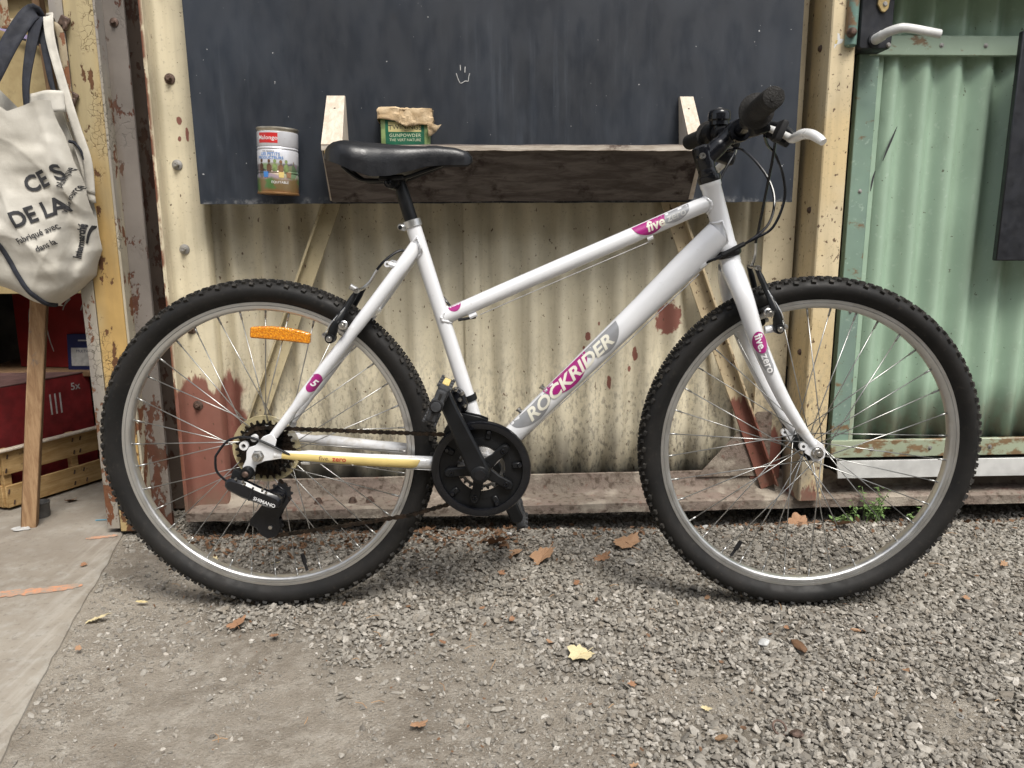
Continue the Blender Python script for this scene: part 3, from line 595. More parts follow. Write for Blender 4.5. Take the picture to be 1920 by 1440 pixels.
# ------------------------------------------------------------------ green door
def build_door():
    D = empty('shed_door', (1.3, .48, 0), label='pale green corrugated metal shed door with riveted bands', cat='door')
    def P(name, mb, mat, parent=D, **k):
        o = mb.build(name, mat, parent, **k); o.location = (-1.3, -.48, 0) if parent is D else (0, 0, 0); return o
    P('corrugated_sheet', sheet(.985, 2.3, .185, 2.3, .487, 1.113, .0795, .0132, nz=12, seed=51), 'green_sheet', solid=.0012)
    mb = MB(); mb.box((.963, .4735, 1.23), (.050, .020, 2.14), bev=.002); P('stile', mb, 'green_stile')
    mb = MB(); mb.box((.9975, .4815, 1.24), (.0185, .006, 2.10), bev=.001); P('edge_strip', mb, 'green_sheet')
    mb = MB(); mb.box((1.64, .4645, .178), (1.40, .012, .048), bev=.002); P('bottom_rail', mb, 'green_rail')
    mb = MB(); mb.box((1.64, .4635, 1.186), (1.36, .012, .046), bev=.002); P('band', mb, 'green_band')
    mb = MB(); mb.box((1.63, .4275, 1.345), (1.42, .105, .075), bev=.003); P('shading_rail', mb, 'green_band')  # unseen rail above the view, added to throw shade on the sheet below
    def riv(x, y, z, r=.0055, mat='bolt_grey'):
        mb = MB(); mb.lathe([(0, -.0035), (r*.45, -.0035), (r*.5, -.0015), (r, -.0010), (r*1.05, 0)], 14, 'y', (x, y, z)); P('rivet', mb, mat)
    for x in (1.135, 1.245, 1.355, 1.50): riv(x, .4575, 1.186)
    for x in (1.05, 1.21, 1.375, 1.53): riv(x, .4585, .178)
    riv(.965, .4635, .845, .005); riv(.965, .4635, .545, .005)
    # lock box with brass plate and lever handle
    mb = MB(); mb.prism([(.905,1.172), (.909,1.165), (.978,1.165), (.984,1.175), (.984,1.50), (.905,1.50)], .405, .462, bev=.003); lock = P('lock_box', mb, 'black_metal')
    mb = MB(); mb.prism([(.943,1.29), (.940,1.262), (.950,1.246), (.958,1.244), (.966,1.252), (.972,1.30), (.972,1.42), (.943,1.42)], .399, .4045, bev=.001); P('lock_plate', mb, 'brass_dull', lock)
    mb = MB(); mb.lathe([(0,-.003), (.004,-.003), (.006,0)], 10, 'y', (.957, .399, 1.262)); P('screw', mb, 'bolt_grey', lock)
    mb = MB(); mb.lathe([(0,-.004), (.004,-.004), (.006,0)], 10, 'y', (.976, .4045, 1.174)); P('screw', mb, 'bolt_grey', lock)
    mb = MB(); mb.tube(spline([(.942,.405,1.185), (.944,.385,1.187), (.952,.366,1.193), (.972,.352,1.198), (.990,.350,1.198), (1.03,.350,1.192), (1.066,.350,1.186)], 5), [.012]*8+[.0105]*10+[.0098]*13, 12, flat=((0,1,0), .75)); P('handle', mb, 'zinc_white')
    mb = MB(); mb.lathe([(.016,-.004), (.017,0)], 16, 'y', (.942, .405, 1.185)); mb.lathe([(0,-.004), (.016,-.004)], 16, 'y', (.942,.405,1.185)); P('handle_rose', mb, 'black_metal')
    mb = MB(); mb.tube([(.888,.412,1.175), (.888,.412,1.40)], .0135, 12); mb.lathe([(0,-.006),(.010,-.004),(.0135,0)], 12, 'z', (.888,.412,1.175)); P('hinge', mb, 'teal_hinge')
    mb = MB(); mb.lathe([(0,-.016),(.006,-.015),(.010,-.010),(.012,0)], 10, 'y', (.883,.402,1.20)); P('hinge_bolt', mb, 'bolt_rusty')
    # metal weather strip below the door; near-black solids paint the shade in the gaps
    T = empty('door_threshold', (1.6, .45, .12), label='pale grey bent metal threshold strip under the green door', cat='threshold')
    mb = MB(); mb.prism([(.9575,.1015), (1.65,.098), (2.35,.095), (2.35,.147), (.953,.150)], .446, .450, bev=.001); o = mb.build('strip', 'zinc_white', T); o.location = (-1.6, -.45, -.12)
    mb = MB(); mb.box((1.655, .49, .128), (1.39, .075, .038), bev=.002); o = mb.build('bar', 'gap_dark', T); o.location = (-1.6, -.45, -.12)
    mb = MB(); mb.box((.917, .52, 1.22), (.020, .05, 2.3)); tag(mb.build('door_gap_shade', 'gap_dark'), kind='structure')  # solid near-black strip in place of the shaded gap
    mb = MB(); mb.box((1.05, .545, .22), (.5, .01, .34)); tag(mb.build('base_gap_shade', 'gap_dark'), kind='structure')  # near-black sheet painting the shade under the door
    # dark board hung on the door
    B = empty('dark_board', (1.5, .40, .94), label='black painted wooden board hung on the green door', cat='board')
    mb = MB(); mb.box((0, 0, 0), (.42, .018, .535), bev=.0025); o = mb.build('panel', 'black_metal', B); o.location = (.005, 0, 0)
    B.rotation_euler = (0, math.radians(.3), math.radians(-3))
build_door()
# ------------------------------------------------------------------ blackboard with its trough
def local(root, name, mb, mat, parent=None, **k):
    """mesh given in world coordinates, attached to a thing whose Empty stands unrotated at root.location"""
    o = mb.build(name, mat, parent or root, **k)
    if parent is None: o.location = -Vector(root.location)
    return o
def build_blackboard():
    B = empty('blackboard', (.066, .45, .82), label='large chalky blackboard fixed to the cream corrugated wall', cat='blackboard')
    mb = MB(); n = 60; r = random.Random(3)
    # panel with slightly ragged edge
    poly = [(-.646+.0015*r.random(), .8185+.002*r.random())]
    for i in range(1, n): poly.append((-.645+1.428*i/n, .8185+.0016*r.random()))
    poly += [(.783, .8185), (.7815, 1.9), (-.655, 1.9)]
    mb.prism(poly, .437, .451); local(B, 'panel', mb, 'blackboard')
    # chalk doodle
    def ch(pts, wd=.0009):
        mb = MB(); P = spline([(a, .4362, b) for a, b in pts], 5); mb.tube(P, [wd*(.8+.5*r.random()) for _ in P], 5, flat=((0,1,0), .25)); local(B, 'chalk_mark', mb, 'label_paper')
    # world x,z of the little sketch
    c = (-.0195, 1.113); q = 1.30e-3/24*24/1.0
    def pz(px, py): return (c[0]+(px-37.5)*.00132, c[1]-(py-28)*.00132)
    ch([pz(26,27), pz(29,36), pz(33,43.5), pz(38,42), pz(42,40), pz(47,40), pz(48,33), pz(50,27)]); ch([pz(33.3,13), pz(33.8,22)]); ch([pz(42,16), pz(41.2,26)])
    # trough: two tapering brackets, a sloping front plank, a floor batten
    T = empty('board_trough', (.1, .40, .82), label='weathered wooden chalk trough nailed below the blackboard', cat='trough')
    for (x0, x1, xt0, xt1) in ((-.337, -.290, -.334, -.293), (.497, .531, .492, .524)):
        mb = MB(); V = []
        for z, ya, a, b in ((.826, .418, x0, x1), (.930, .345, x0, x1), (.945, .338, x0, x1), (1.062, .424, xt0, xt1)): V += [(a, ya, z), (b, ya, z), (b, .4365, z), (a, .4365, z)]
        F = [(i*4+j, i*4+(j+1) % 4, i*4+4+(j+1) % 4, i*4+4+j) for i in range(3) for j in range(4)] + [(3,2,1,0), (12,13,14,15)]
        mb.add(V, F); local(T, 'bracket', mb, 'wood_pale', recalc=True, ang=.3)
        mb = MB(); zz = 1.03; yy = .424-(1.062-zz)*.735; mb.lathe([(0,-.0012), (.0025,-.001), (.003,.001)], 8, 'y', ((xt0+xt1)/2, yy+.001, zz)); local(T, 'nail', mb, 'bolt_rusty')
    # plank (sloping from top front to bottom back), uneven lower edge
    a0, a1 = Vector((0, .327, .934)), Vector((0, .418, .822)); nrm = Vector((0, -.776, -.63)).normalized(); mb = MB(); n = 50; V = []
    for i in range(n+1):
        x = -.333+.852*i/n; e = .003*(float(vnoise(x, .5, 12, 71))-.5); e2 = .0025*(float(vnoise(x, 2.5, 20, 72))-.5); tw = -.012*(1 if i == 0 else 0)
        for p in (a0+Vector((0, 0, e2)), a1+Vector((0, 0, e)), a1-nrm*.016+Vector((0, 0, e)), a0-nrm*.016+Vector((0, 0, e2))): V.append((x, p.y, p.z))
    F = [(i*4+j, i*4+(j+1) % 4, i*4+4+(j+1) % 4, i*4+4+j) for i in range(n) for j in range(4)] + [(0,1,2,3), tuple(n*4+q for q in (3,2,1,0))]
    mb.add(V, F); local(T, 'front_plank', mb, 'wood_dark', recalc=True, ang=.4)
    mb = MB(); nn = 60; mb.grid(nn, 1, lambda u, v: (-.334+.856*u, .3225+.022*v, .9405+.0016*(float(vnoise(u*9, 1.5, 5, 73))-.5))); V = list(mb.v); k = nn+1
    mb.add([(x, y, z-.010-.002*float(vnoise(x, 2., 40, 74))) for x, y, z in V], [tuple(reversed(f)) for f in mb.f])
    for i in range(nn): mb.f.append((i, i+2*k, i+1+2*k, i+1)); mb.f.append((i+k, i+1+k, i+1+3*k, i+3*k))
    mb.f.append((0, k, 3*k, 2*k)); mb.f.append((nn, nn+2*k, nn+3*k, nn+k)); local(T, 'top_batten', mb, 'wood_edge', recalc=True, ang=.5)
    mb = MB(); mb.box((.1, .4145, .872), (.80, .036, .010), bev=.001); local(T, 'trough_floor', mb, 'wood_dark')
build_blackboard()

def build_can():
    C_ = empty('coffee_can', (-.449, .387, .838), label='old printed coffee can with red label mounted on the blackboard', cat='can')
    R_ = .0455; mb = MB()
    prof = [(0, .001), (R_*.94, .001), (R_+.0012, 0), (R_+.0014, .003), (R_, .0045)]
    z = .006
    for zz, dr in ((.006,0), (.042,0), (.045,-.0012), (.048,0), (.051,-.0012), (.054,0), (.094,0), (.097,-.0013), (.100,.0002), (.103,-.0013), (.106,.0002), (.1355,0), (.1365,-.001)): prof.append((R_+dr, zz))
    mb.lathe(prof, 56, 'z'); mb.build('body', 'can_print', C_)
    mb = MB(); mb.lathe([(R_-.001, .1365), (R_-.0005, .1405), (R_+.0014, .1425), (R_+.0014, .145), (R_-.001, .146), (R_-.003, .1445), (R_-.003, .10), (0, .10)], 56, 'z'); mb.build('rim', 'can_rim', C_)
    def wrap(u, v, e=.0005): a = -PI/2 + u/R_ ; return ((R_+e)*math.cos(a), (R_+e)*math.sin(a), v)
    decal('label_panel', 'can_red', C_, lambda u, v: wrap(u, v, .0004), polys=[[(-.041,.1105), (.006,.1105), (.006,.1325), (-.041,.1325)]], L=.006)
    decal('lettering', 'decal_white', C_, lambda u, v: wrap(u-.0175, v+.1215, .0008), text='Malongo', size=.0128, bold=.0001, spacing=1.08, L=.005)
    decal('lettering', 'can_blue', C_, lambda u, v: wrap(u-.012, v+.0865, .0007), text='LES PETITS', size=.0092, bold=.0001, spacing=1.05, L=.005)
    decal('lettering', 'can_blue', C_, lambda u, v: wrap(u-.013, v+.0785, .0007), text='PRODUCTEURS', size=.0085, bold=.0001, spacing=1.05, L=.005)
    decal('lettering', 'print_black', C_, lambda u, v: wrap(u-.016, v+.0925, .0007), text='PUR ARABICA', size=.0045, L=.005)
    decal('lettering', 'decal_white', C_, lambda u, v: wrap(u+.010, v+.0255, .0007), text='EQUITABLE', size=.0075, bold=.0, L=.005)
    # row of small figures printed across the can
    for u, c_, h in ((-.034,'leaf_dark',.072), (-.014,'leaf_dark',.071), (-.001,'tin_olive',.0715), (.012,'leaf_dark',.070), (.024,'tin_olive',.071)):
        decal('printed_figure', c_, C_, lambda a, b, u=u, h=h: wrap(u+a, h+b, .0006), polys=[[(.0034*math.cos(t), .0042*math.sin(t)) for t in np.linspace(0, 2*PI, 11)[:-1]], [(-.005,-.022), (.005,-.022), (.0055,-.010), (.002,-.0052), (-.002,-.0052), (-.0055,-.010)]], L=.01)
    for u, c_ in ((-.022,'can_blue'), (.013,'decal_yellow'), (.03,'leaf_brown')):
        decal('printed_figure', c_, C_, lambda a, b, u=u: wrap(u+a, .042+b, .0008), polys=[[(-.005,-.006), (.005,-.006), (.006,.006), (-.006,.006)]], L=.01)
    C_.rotation_euler = (math.radians(0), math.radians(2.5), math.radians(6))
build_can()

def build_tin():
    T = empty('tea_tin', (-.154, .4135, .8965), label='green tea tin wrapped in crumpled kraft paper standing in the trough', cat='tin')
    w_, d_, h_ = .112, .040, .118
    mb = MB(); mb.box((0, 0, h_/2), (w_, d_, h_), bev=.003, seg=2); mb.build('body', 'tin_olive', T)
    yf = -d_/2-.0004
    def fl(dx, dz, e=0): return lambda u, v: (u+dx, yf-e, v+dz)
    decal('label_panel', 'tin_green', T, fl(0, 0), polys=[[(-.045,.004), (.044,.004), (.044,.110), (-.045,.110)]], L=1)
    decal('label_panel', 'tin_gold', T, fl(0, 0, .0003), polys=[[(-.038,.0815), (.037,.0815), (.037,.104), (-.038,.104)]], L=1)
    decal('lettering', 'print_black', T, lambda u, v: (u, yf-.0006, v+.0905+.002*math.cos(u*45)), text='TWININGS', size=.0150, bold=.0, spacing=1.05, L=.01)
    decal('lettering', 'print_black', T, fl(0, .0836, .0006), text='OF LONDON', size=.003, L=1)
    decal('lettering', 'print_pale', T, fl(0, .0735, .0004), text='GUNPOWDER', size=.0105, bold=.0, spacing=1.12, L=1)
    decal('lettering', 'print_pale', T, fl(0, .0635, .0004), text='THE VERT NATURE', size=.0085, L=1)
    # crumpled paper cap: folded skirt round the top
    mb = MB(); r = random.Random(5); n = 72; rows = 11; V = []
    def ring(a):
        c_, s_ = math.cos(a), math.sin(a); k = max(abs(c_)/(w_/2+.007), abs(s_)/(d_/2+.006)); return Vector((c_/k, s_/k, 0))
    for j in range(rows+1):
        t = j/rows
        for i in range(n):
            a = 2*PI*i/n; p = ring(a); front = max(0, -math.sin(a)); u = p.x/(w_/2)
            low = .103 - .005*u - .003*math.sin(3*a) - front*(.004+.008*max(0, u+.2))
            z = low + (.134-low)*min(1, t*1.45) if t < .7 else .134-.002*u
            q = p.copy() if t < .7 else p*(1-(t-.7)/.3*.98)
            cr = .0042*(float(vnoise(p.x*70+9, z*95+j*.2, 1, 81))-.5) + .0035*(float(vnoise(i*.9, j*.8+a, 1, 82))-.5)
            q += p.normalized()*cr*(1 if t < .7 else .3); z += .004*(float(vnoise(i*.5, j*.7, 1, 83))-.5)
            V.append((q.x, q.y, z))
    F = [(j*n+i, j*n+(i+1) % n, (j+1)*n+(i+1) % n, (j+1)*n+i) for j in range(rows) for i in range(n)]
    mb.add(V, F); o = mb.build('paper_wrap', 'kraft', T, ang=.35, solid=.0008)
    mb = MB(); mb.add([(.052,-.03,.100), (.062,-.034,.099), (.076,-.030,.094), (.084,-.028,.097), (.072,-.024,.082), (.060,-.028,.072), (.054,-.032,.070), (.056,-.024,.088)], [(0,1,7), (1,2,4,7), (2,3,4), (7,4,5,6), (0,7,6)])
    mb.build('paper_tail', 'kraft', T, ang=.2, solid=.001)
build_tin()

# ------------------------------------------------------------------ canvas bag on the hook
def build_bag():
    B = empty('tote_bag', (-.98, .36, .60), label='off white canvas tote bag with black printing hung in the doorway', cat='bag')
    right = [(.57,-1.0), (.586,-.982), (.614,-.938), (.655,-.893), (.715,-.869), (.80,-.867), (.877,-.874), (.945,-.893), (1.0,-.908), (1.06,-.915)]
    bot = [(-1.20,.80), (-1.185,.72), (-1.165,.675), (-1.12,.645), (-1.068,.626), (-1.02,.60), (-.98,.583), (-.93,.605), (-.88,.645), (-.84,.72)]
    def foldx(z): return interp([(.58,-.945), (.70,-.915), (.80,-.909), (1.04,-.899)], z)
    def front(x, z, raw=False):
        """depth of the bag's front"""
        xr = interp(right, z); zb = interp(bot, x); fx = foldx(z)
        y = .335
        y -= .030*math.sin(min(1, max(0, (z-zb)/.26))*PI/2)                       # belly
        y -= .016*(1-abs(math.sin((x+1.0)*19+z*3.5+.6*math.sin(z*9)))**.7) * (.25+.75*min(1, max(0, (z-.6)/.4)))       # long vertical folds
        y -= .008*(1-abs(math.sin((x*.8+z)*15+1.3+.5*math.sin(x*21)))**.6) + .006*(1-abs(math.sin((x*1.5-z*.9)*17+.4))**.6)*max(0, min(1, (.86-z)/.15))
        y += .010*(float(vnoise(x*1.0+5, z, 13, 91))-.5) + .007*(float(vnoise(x+2, z*1.4, 31, 92))-.5)
        s = 1/(1+math.exp(-(x-fx)/.0035)); y += s*(.026+.012*math.sin((z-.6)*13)+.003*math.sin((x+z*1.6)*52))
        e = min(1, max(0, (xr-x)/.020)); y += .040*(1-math.sqrt(max(0, 1-(1-e)**2)))
        e = min(1, max(0, (x+1.195)/.025)); y += .045*(1-math.sqrt(max(0, 1-(1-e)**2)))
        e = min(1, max(0, (z-zb)/.05)); y += .050*(1-math.sqrt(max(0, 1-(1-e)**2)))
        return y
    def top(x): return interp([(-1.20,1.0), (-1.12,1.05), (-1.05,1.075), (-1.0,1.02), (-.985,1.008), (-.90,1.040), (-.885,.985), (-.85,.90)], x)
    nu, nv = 110, 110; mb = MB(); V = []
    for back in (0, 1):
        for j in range(nv+1):
            for i in range(nu+1):
                u, v = i/nu, j/nv
                xa = -1.195 + (1.195-.842)*u; zb, zt = interp(bot, xa), top(xa); z = zb+(zt-zb)*v
                xr = interp(right, z); x = min(xa, xr); y = front(x, z)
                if back: y = max(y+.004, .40-.02*v)
                V.append((x, y, z))
    K = (nu+1)*(nv+1); F = []
    for j in range(nv):
        for i in range(nu):
            a = j*(nu+1)+i; F.append((a, a+1, a+nu+2, a+nu+1)); F.append((K+a, K+a+nu+1, K+a+nu+2, K+a+1))
    for i in range(nu): F.append((i, K+i, K+i+1, i+1))
    mb.add(V, F); local(B, 'body', mb, 'canvas', ang=1.2)
    # inner hem of the open mouth
    mb = MB(); mb.grid(12, 6, lambda u, v: (-.978+.085*u, .352+.006*math.sin(u*7), .995+.035*u*(1-.4*u)+.055*v-.012*u*v)); local(B, 'mouth', mb, 'canvas', solid=.002)
    # lettering
    def pr(text, px, pz, size, ang, bold=.0, L=.008, sx=.9):
        ca, sa = math.cos(ang), math.sin(ang)
        def fn(u, v): x, z = px+u*ca-v*sa, pz+u*sa+v*ca; return (x, front(x, z)-.0022, z)
        local(B, 'lettering', MB().add(*(lambda vf: ([fn(a, b) for a, b in vf[0]], vf[1]))(flat_mesh(text=text, size=size, bold=bold, L=L, sx=sx))), 'print_black')
    pr('CE', -.946, .862, .047, .36, .0014); pr('S', -.9025, .882, .044, .36, .0014); pr('DE LA', -.950, .797, .047, .34, .0014)
    pr('Fabriqué avec', -.957, .752, .0185, .40, .0003); pr('dans la', -.942, .727, .0175, .42, .0003)
    pr('plastique', -.8930, .874, .0150, 1.05, .0002); pr('vraie source', -.8895, .828, .0150, 1.05, .0002); pr('Intermarché', -.8900, .735, .0190, 1.27, .0009, sx=.85)
    ca, sa = math.cos(1.27), math.sin(1.27); 
    v, f = flat_mesh(polys=[[(-.002,-.0125), (.040,-.0125), (.040,-.0090), (-.002,-.0090)]], L=.006); local(B, 'printed_bar', MB().add([(-.8900+a*ca-b*sa, front(-.8900+a*ca-b*sa, .735+a*sa+b*ca)-.0022, .735+a*sa+b*ca) for a, b in v], f), 'print_black')
    # black piping seam
    def seam(pts, r=.0042):
        P = [Vector((x, front(x, z)-.003, z)) for x, z in [(p.x, p.z) for p in spline([(a, 0, b) for a, b in pts], 10)]]; mb = MB(); mb.tube(P, r, 7, flat=((0,1,0), .5)); local(B, 'piping', mb, 'webbing_navy')
    seam([(-1.062,.775), (-1.048,.735), (-1.028,.685), (-1.005,.635), (-.985,.605), (-.977,.590)], .0058)
    mb = MB(); mb.tube(spline([(-.90,.372,.955), (-.884,.365,.950), (-.872,.362,.935), (-.868,.365,.915)], 6), .004, 6); local(B, 'piping', mb, 'webbing_navy')
    # straps
    def ribbon(pts, wd, mat, name='strap', th=.0022, wn=None):
        P = spline(pts, 8); mb = MB(); V = []; F = []
        for i, p in enumerate(P):
            d = (P[min(i+1, len(P)-1)]-P[max(i-1, 0)]).normalized(); t = i/(len(P)-1)
            side = d.cross(Vector((0,1,0))).normalized(); side = (side + Vector((0, .35*math.sin(3*t+1), 0))).normalized(); w2 = (wn(t) if wn else 1)*wd/2
            for k in range(5): s = k/4*2-1; V.append(p+side*w2*s+Vector((0, .0035*(1-s*s)*math.sin(5*t), 0)))
            if i: F += [((i-1)*5+k, (i-1)*5+k+1, i*5+k+1, i*5+k) for k in range(4)]
        mb.add(V, F); local(B, name, mb, mat, ang=1.2, solid=th)
    ribbon([(-.958,.425,1.17), (-.950,.40,1.222), (-.958,.380,1.222), (-.985,.350,1.165), (-1.02,.325,1.085), (-1.055,.315,1.02), (-1.075,.325,.985)], .034, 'webbing_navy')
    ribbon([(-.945,.40,1.222), (-.946,.380,1.205), (-.962,.360,1.12), (-.970,.352,1.06), (-.973,.350,.99)], .026, 'webbing_navy', wn=lambda t: 1-.55*t)
    ribbon([(-.938,.402,1.215), (-.936,.385,1.17), (-.927,.375,1.09), (-.912,.366,1.03)], .020, 'webbing_navy', wn=lambda t: 1-.6*t)
    ribbon([(-.925,.43,1.15), (-.926,.405,1.216), (-.922,.385,1.214), (-.915,.372,1.16), (-.893,.362,1.06), (-.875,.360,.98), (-.862,.365,.91), (-.868,.375,.84)], .030, 'webbing_cream', wn=lambda t: .85-.25*math.sin(t*PI))
    ribbon([(-.882,.372,.95), (-.872,.372,.90), (-.866,.376,.82)], .020, 'canvas')
build_bag()

# ------------------------------------------------------------------ things in the dark doorway
def build_doorway():
    # leaning timber leg
    L_ = empty('timber_leg', (-1.168, .47, 0), label='upright unpainted timber leg below the canvas bag', cat='timber')
    a, b = Vector((-1.166, .485, .007)), Vector((-1.05, .47, .665)); d = (b-a).normalized(); X = Vector((0,1,0)).cross(d).normalized(); R = Matrix((X, d.cross(X), d)).transposed() @ rot_z(.35)
    mb = MB(); mb.box((a+b)/2, (.036, .036, (b-a).length), R, .0025); local(L_, 'post', mb, 'wood_leg')
    mb = MB(); r = random.Random(9); c0 = a+Vector((0,-.01,.004)); V = [(c0.x, c0.y, .014)]; n = 14
    for i in range(n): t = 2*PI*i/n; rr = .019*(.5+.9*r.random()); V.append((c0.x+rr*1.3*math.cos(t)-.008, c0.y+rr*math.sin(t)-.012, .0068+.003*r.random()))
    mb.add(V, [(0, 1+i, 1+(i+1) % n) for i in range(n)]); o = mb.build('plaster_splash', 'label_paper'); tag(o, 'white blob of plaster at the foot of the timber leg', 'plaster')
    mb = MB(); mb.lathe([(0,.004), (.0195,.004), (.0205,.010), (.021,.036), (.0225,.040), (.0235,.044), (.021,.045), (.0185,.042), (.0175,.012), (0,.012)], 28, 'z'); o = mb.build('plastic_cap', 'pot_grey'); o.location = (-1.172, .555, .003)
    tag(o, 'small grey round plastic cup on the slab behind the timber leg', 'cup')
    # slatted fruit crate, turned, with boxes in it
    ang = math.atan2(.264, .143); org = Vector((-1.287, .60, .006)); Cr = empty('wooden_crate', org, ang, 'slatted wooden fruit crate standing on the slab in the doorway', 'crate')
    Lc, Wc = .52, .33
    def slat(c, size, nm='slat', mat='wood_crate', rot=None): mb = MB(); mb.box(c, size, rot, .0015); return mb.build(nm, mat, Cr)
    for y in (0, Wc):
        slat((Lc/2, y, .040), (Lc, .007, .062)); slat((Lc/2, y, .135), (Lc, .007, .066))
    for x in (0, Lc):
        slat((x, Wc/2, .040), (.007, Wc-.02, .062)); slat((x, Wc/2, .135), (.007, Wc-.02, .066))
    for x, y in ((.014, .014), (Lc-.014, .014), (.014, Wc-.014), (Lc-.014, Wc-.014), (.21, .014)): slat((x, y, .09), (.022, .018, .165), 'corner_post')
    for k in range(5): slat((Lc/2, .035+k*.065, .008), (Lc-.03, .05, .006))
    slat((.19, -.006, .172), (.42, .022, .006), 'top_rail', 'wood_pale', rot_y(.0)); slat((-.10, -.03, .215), (.34, .012, .05), 'handle_board', 'wood_edge', rot_z(.9))
    for x in (.012, .20, .23, .35):
        for z in (.022, .056, .115, .152):
            mb = MB(); mb.box((x+.006*math.sin(x*90+z*300), -.0045, z), (.003, .003, .012), rot_y(.3)); mb.build('staple', 'bolt_rusty', Cr)
    # red carton in the crate
    def carton(name, loc, rz, size, mat, label, top=None, lift=True):
        E_ = empty(name, loc, rz, label, 'box'); w_, d_, h_ = size; mb = MB(); mb.box((0, 0, h_/2), size, bev=.002); mb.build('carton', mat, E_)
        if top: mb = MB(); mb.box((0, 0, h_+.0022), (w_+.002, d_+.002, .004), bev=.001); mb.build('lid', top, E_)
        return E_
    c = carton('cardboard_box', (-1.325, .86, .030), ang-1.02, (.30, .24, .315), 'red_card_faded', 'red cardboard box packed inside the wooden crate', 'card_top')
    c.location = org + rot_z(ang) @ Vector((.165, .165, .018)); c.rotation_euler = (0, 0, ang)
    for i, (x, h) in enumerate(((.02,.10), (.035,.10), (.05,.10))):
        mb = MB(); mb.box((x, -.1207, .24), (.004, .001, h*.6)); mb.build('printed_mark', 'label_paper', c)
    decal('lettering', 'label_paper', c, lambda u, v: (u+.10, -.1212, v+.28), text='5x', size=.030, bold=.0004, L=1)
    big = carton('cardboard_box', (-1.255, 1.06, .345), -.18, (.30, .22, .34), 'red_card', 'large red cardboard box with white curved marks above the crate')
    for i, x in enumerate((-.10, -.045, .01, .07)):      # curved white marks
        mb = MB(); P = spline([(x+.035, -.1106, .215), (x+.012, -.1106, .190), (x, -.1106, .150), (x+.004, -.1106, .095), (x+.015, -.1106, .05)], 6)[: (30 if i < 2 else 9)]
        mb.tube(P, [.0045*(1-.6*k/max(1, len(P)-1)) for k in range(len(P))], 6, flat=((0,1,0), .08)); mb.build('printed_mark', 'label_paper', big)
    mb = MB(); mb.box((.0, -.1107, .29), (.075, .0012, .045)); lb = mb.build('paper_label', 'label_paper', big); decal('lettering', 'print_black', lb, lambda u, v: (u+.01, -.1118, v+.287), text='60', size=.02, bold=.001, L=1)
    blue = carton('cardboard_box', (-1.180, .915, .338), -.12, (.135, .012, .115), 'blue_card', 'dark blue flat box with white label leaning against large red box'); blue.rotation_euler.x = -.10
    mb = MB(); mb.box((0, -.0067, .045), (.108, .0012, .055)); mb.build('paper_label', 'label_paper', blue); mb = MB(); mb.box((0, -.0067, .095), (.06, .0012, .004)); mb.build('printed_mark', 'label_paper', blue)
    decal('lettering', 'blue_card', blue, lambda u, v: (u, -.0078, v+.062), text='MULTICOLOR', size=.012, L=1)
    carton('cardboard_box', (-1.075, 1.10, .03), -.2, (.24, .26, .30), 'red_dark', 'dark red box in shade right of the red carton')
    mb = MB(); mb.box((-1.22, 1.08, .336), (.62, .40, .016), bev=.002); tag(mb.build('shelf_board', 'wood_brown'), 'brown shelf board carrying the large red box', 'shelf')
    # dark rag hanging next to the column
    mb = MB(); mb.grid(10, 18, lambda u, v: (-1.012+.052*u+.006*math.sin(v*6), .62+.008*math.sin(u*9+v*4), .50+.13*v-.012*math.sin(u*PI)*(1-v))); tag(mb.build('hanging_glove', 'canvas', solid=.004, ang=1.2), 'grey cloth hanging in shade right of the bag', 'cloth')
    # tan sheet leaning at the top of the doorway
    S = empty('plywood_sheet', (-1.33, .82, .8), 0, 'tan plywood sheet leaning inside the doorway behind the bag', 'plywood'); mb = MB(); mb.box((0, 0, .26), (.62, .012, .95), rot_x(-.05), .001); mb.build('sheet', 'ply_tan', S)
    mb = MB(); mb.box((0.05, -.02, .595), (.60, .012, .035), rot_y(-.17), .001); mb.build('edging', 'wood_brown', S)
    mb = MB(); mb.box((.115, -.0135, .48), (.16, .002, .011), rot_y(.33)); tp = mb.build('tape', 'purple_tape', S)
    for k in range(4): mb = MB(); mb.box((.06+.034*k, -.0155, .490-.0118*k), (.013, .002, .006), rot_y(.33)); mb.build('tape_mark', 'print_black', S)
    mb = MB(); mb.box((-1.075, .66, 1.25), (.018, .03, .9), rot_y(-.05), .002); tag(mb.build('wooden_batten', 'wood_brown'), 'thin brown batten standing behind the hook rod', 'batten')
build_doorway()
# ------------------------------------------------------------------ the bicycle
# local frame: x towards the front wheel, y away from the viewer, z up; the middle plane is y = 0
BK = empty('bicycle', (.0704, -.0017, 0), math.radians(-3.55), 'white step-through mountain bicycle with magenta decals in front of the shed wall', 'bicycle')
RH, FH, WZ = -.481, .580, .3335           # hub positions, hub height
BBX, BBZ = -.0585, .306
def bpart(name, mb, mat, parent=None, **k): return mb.build(name, mat, parent or BK, **k)

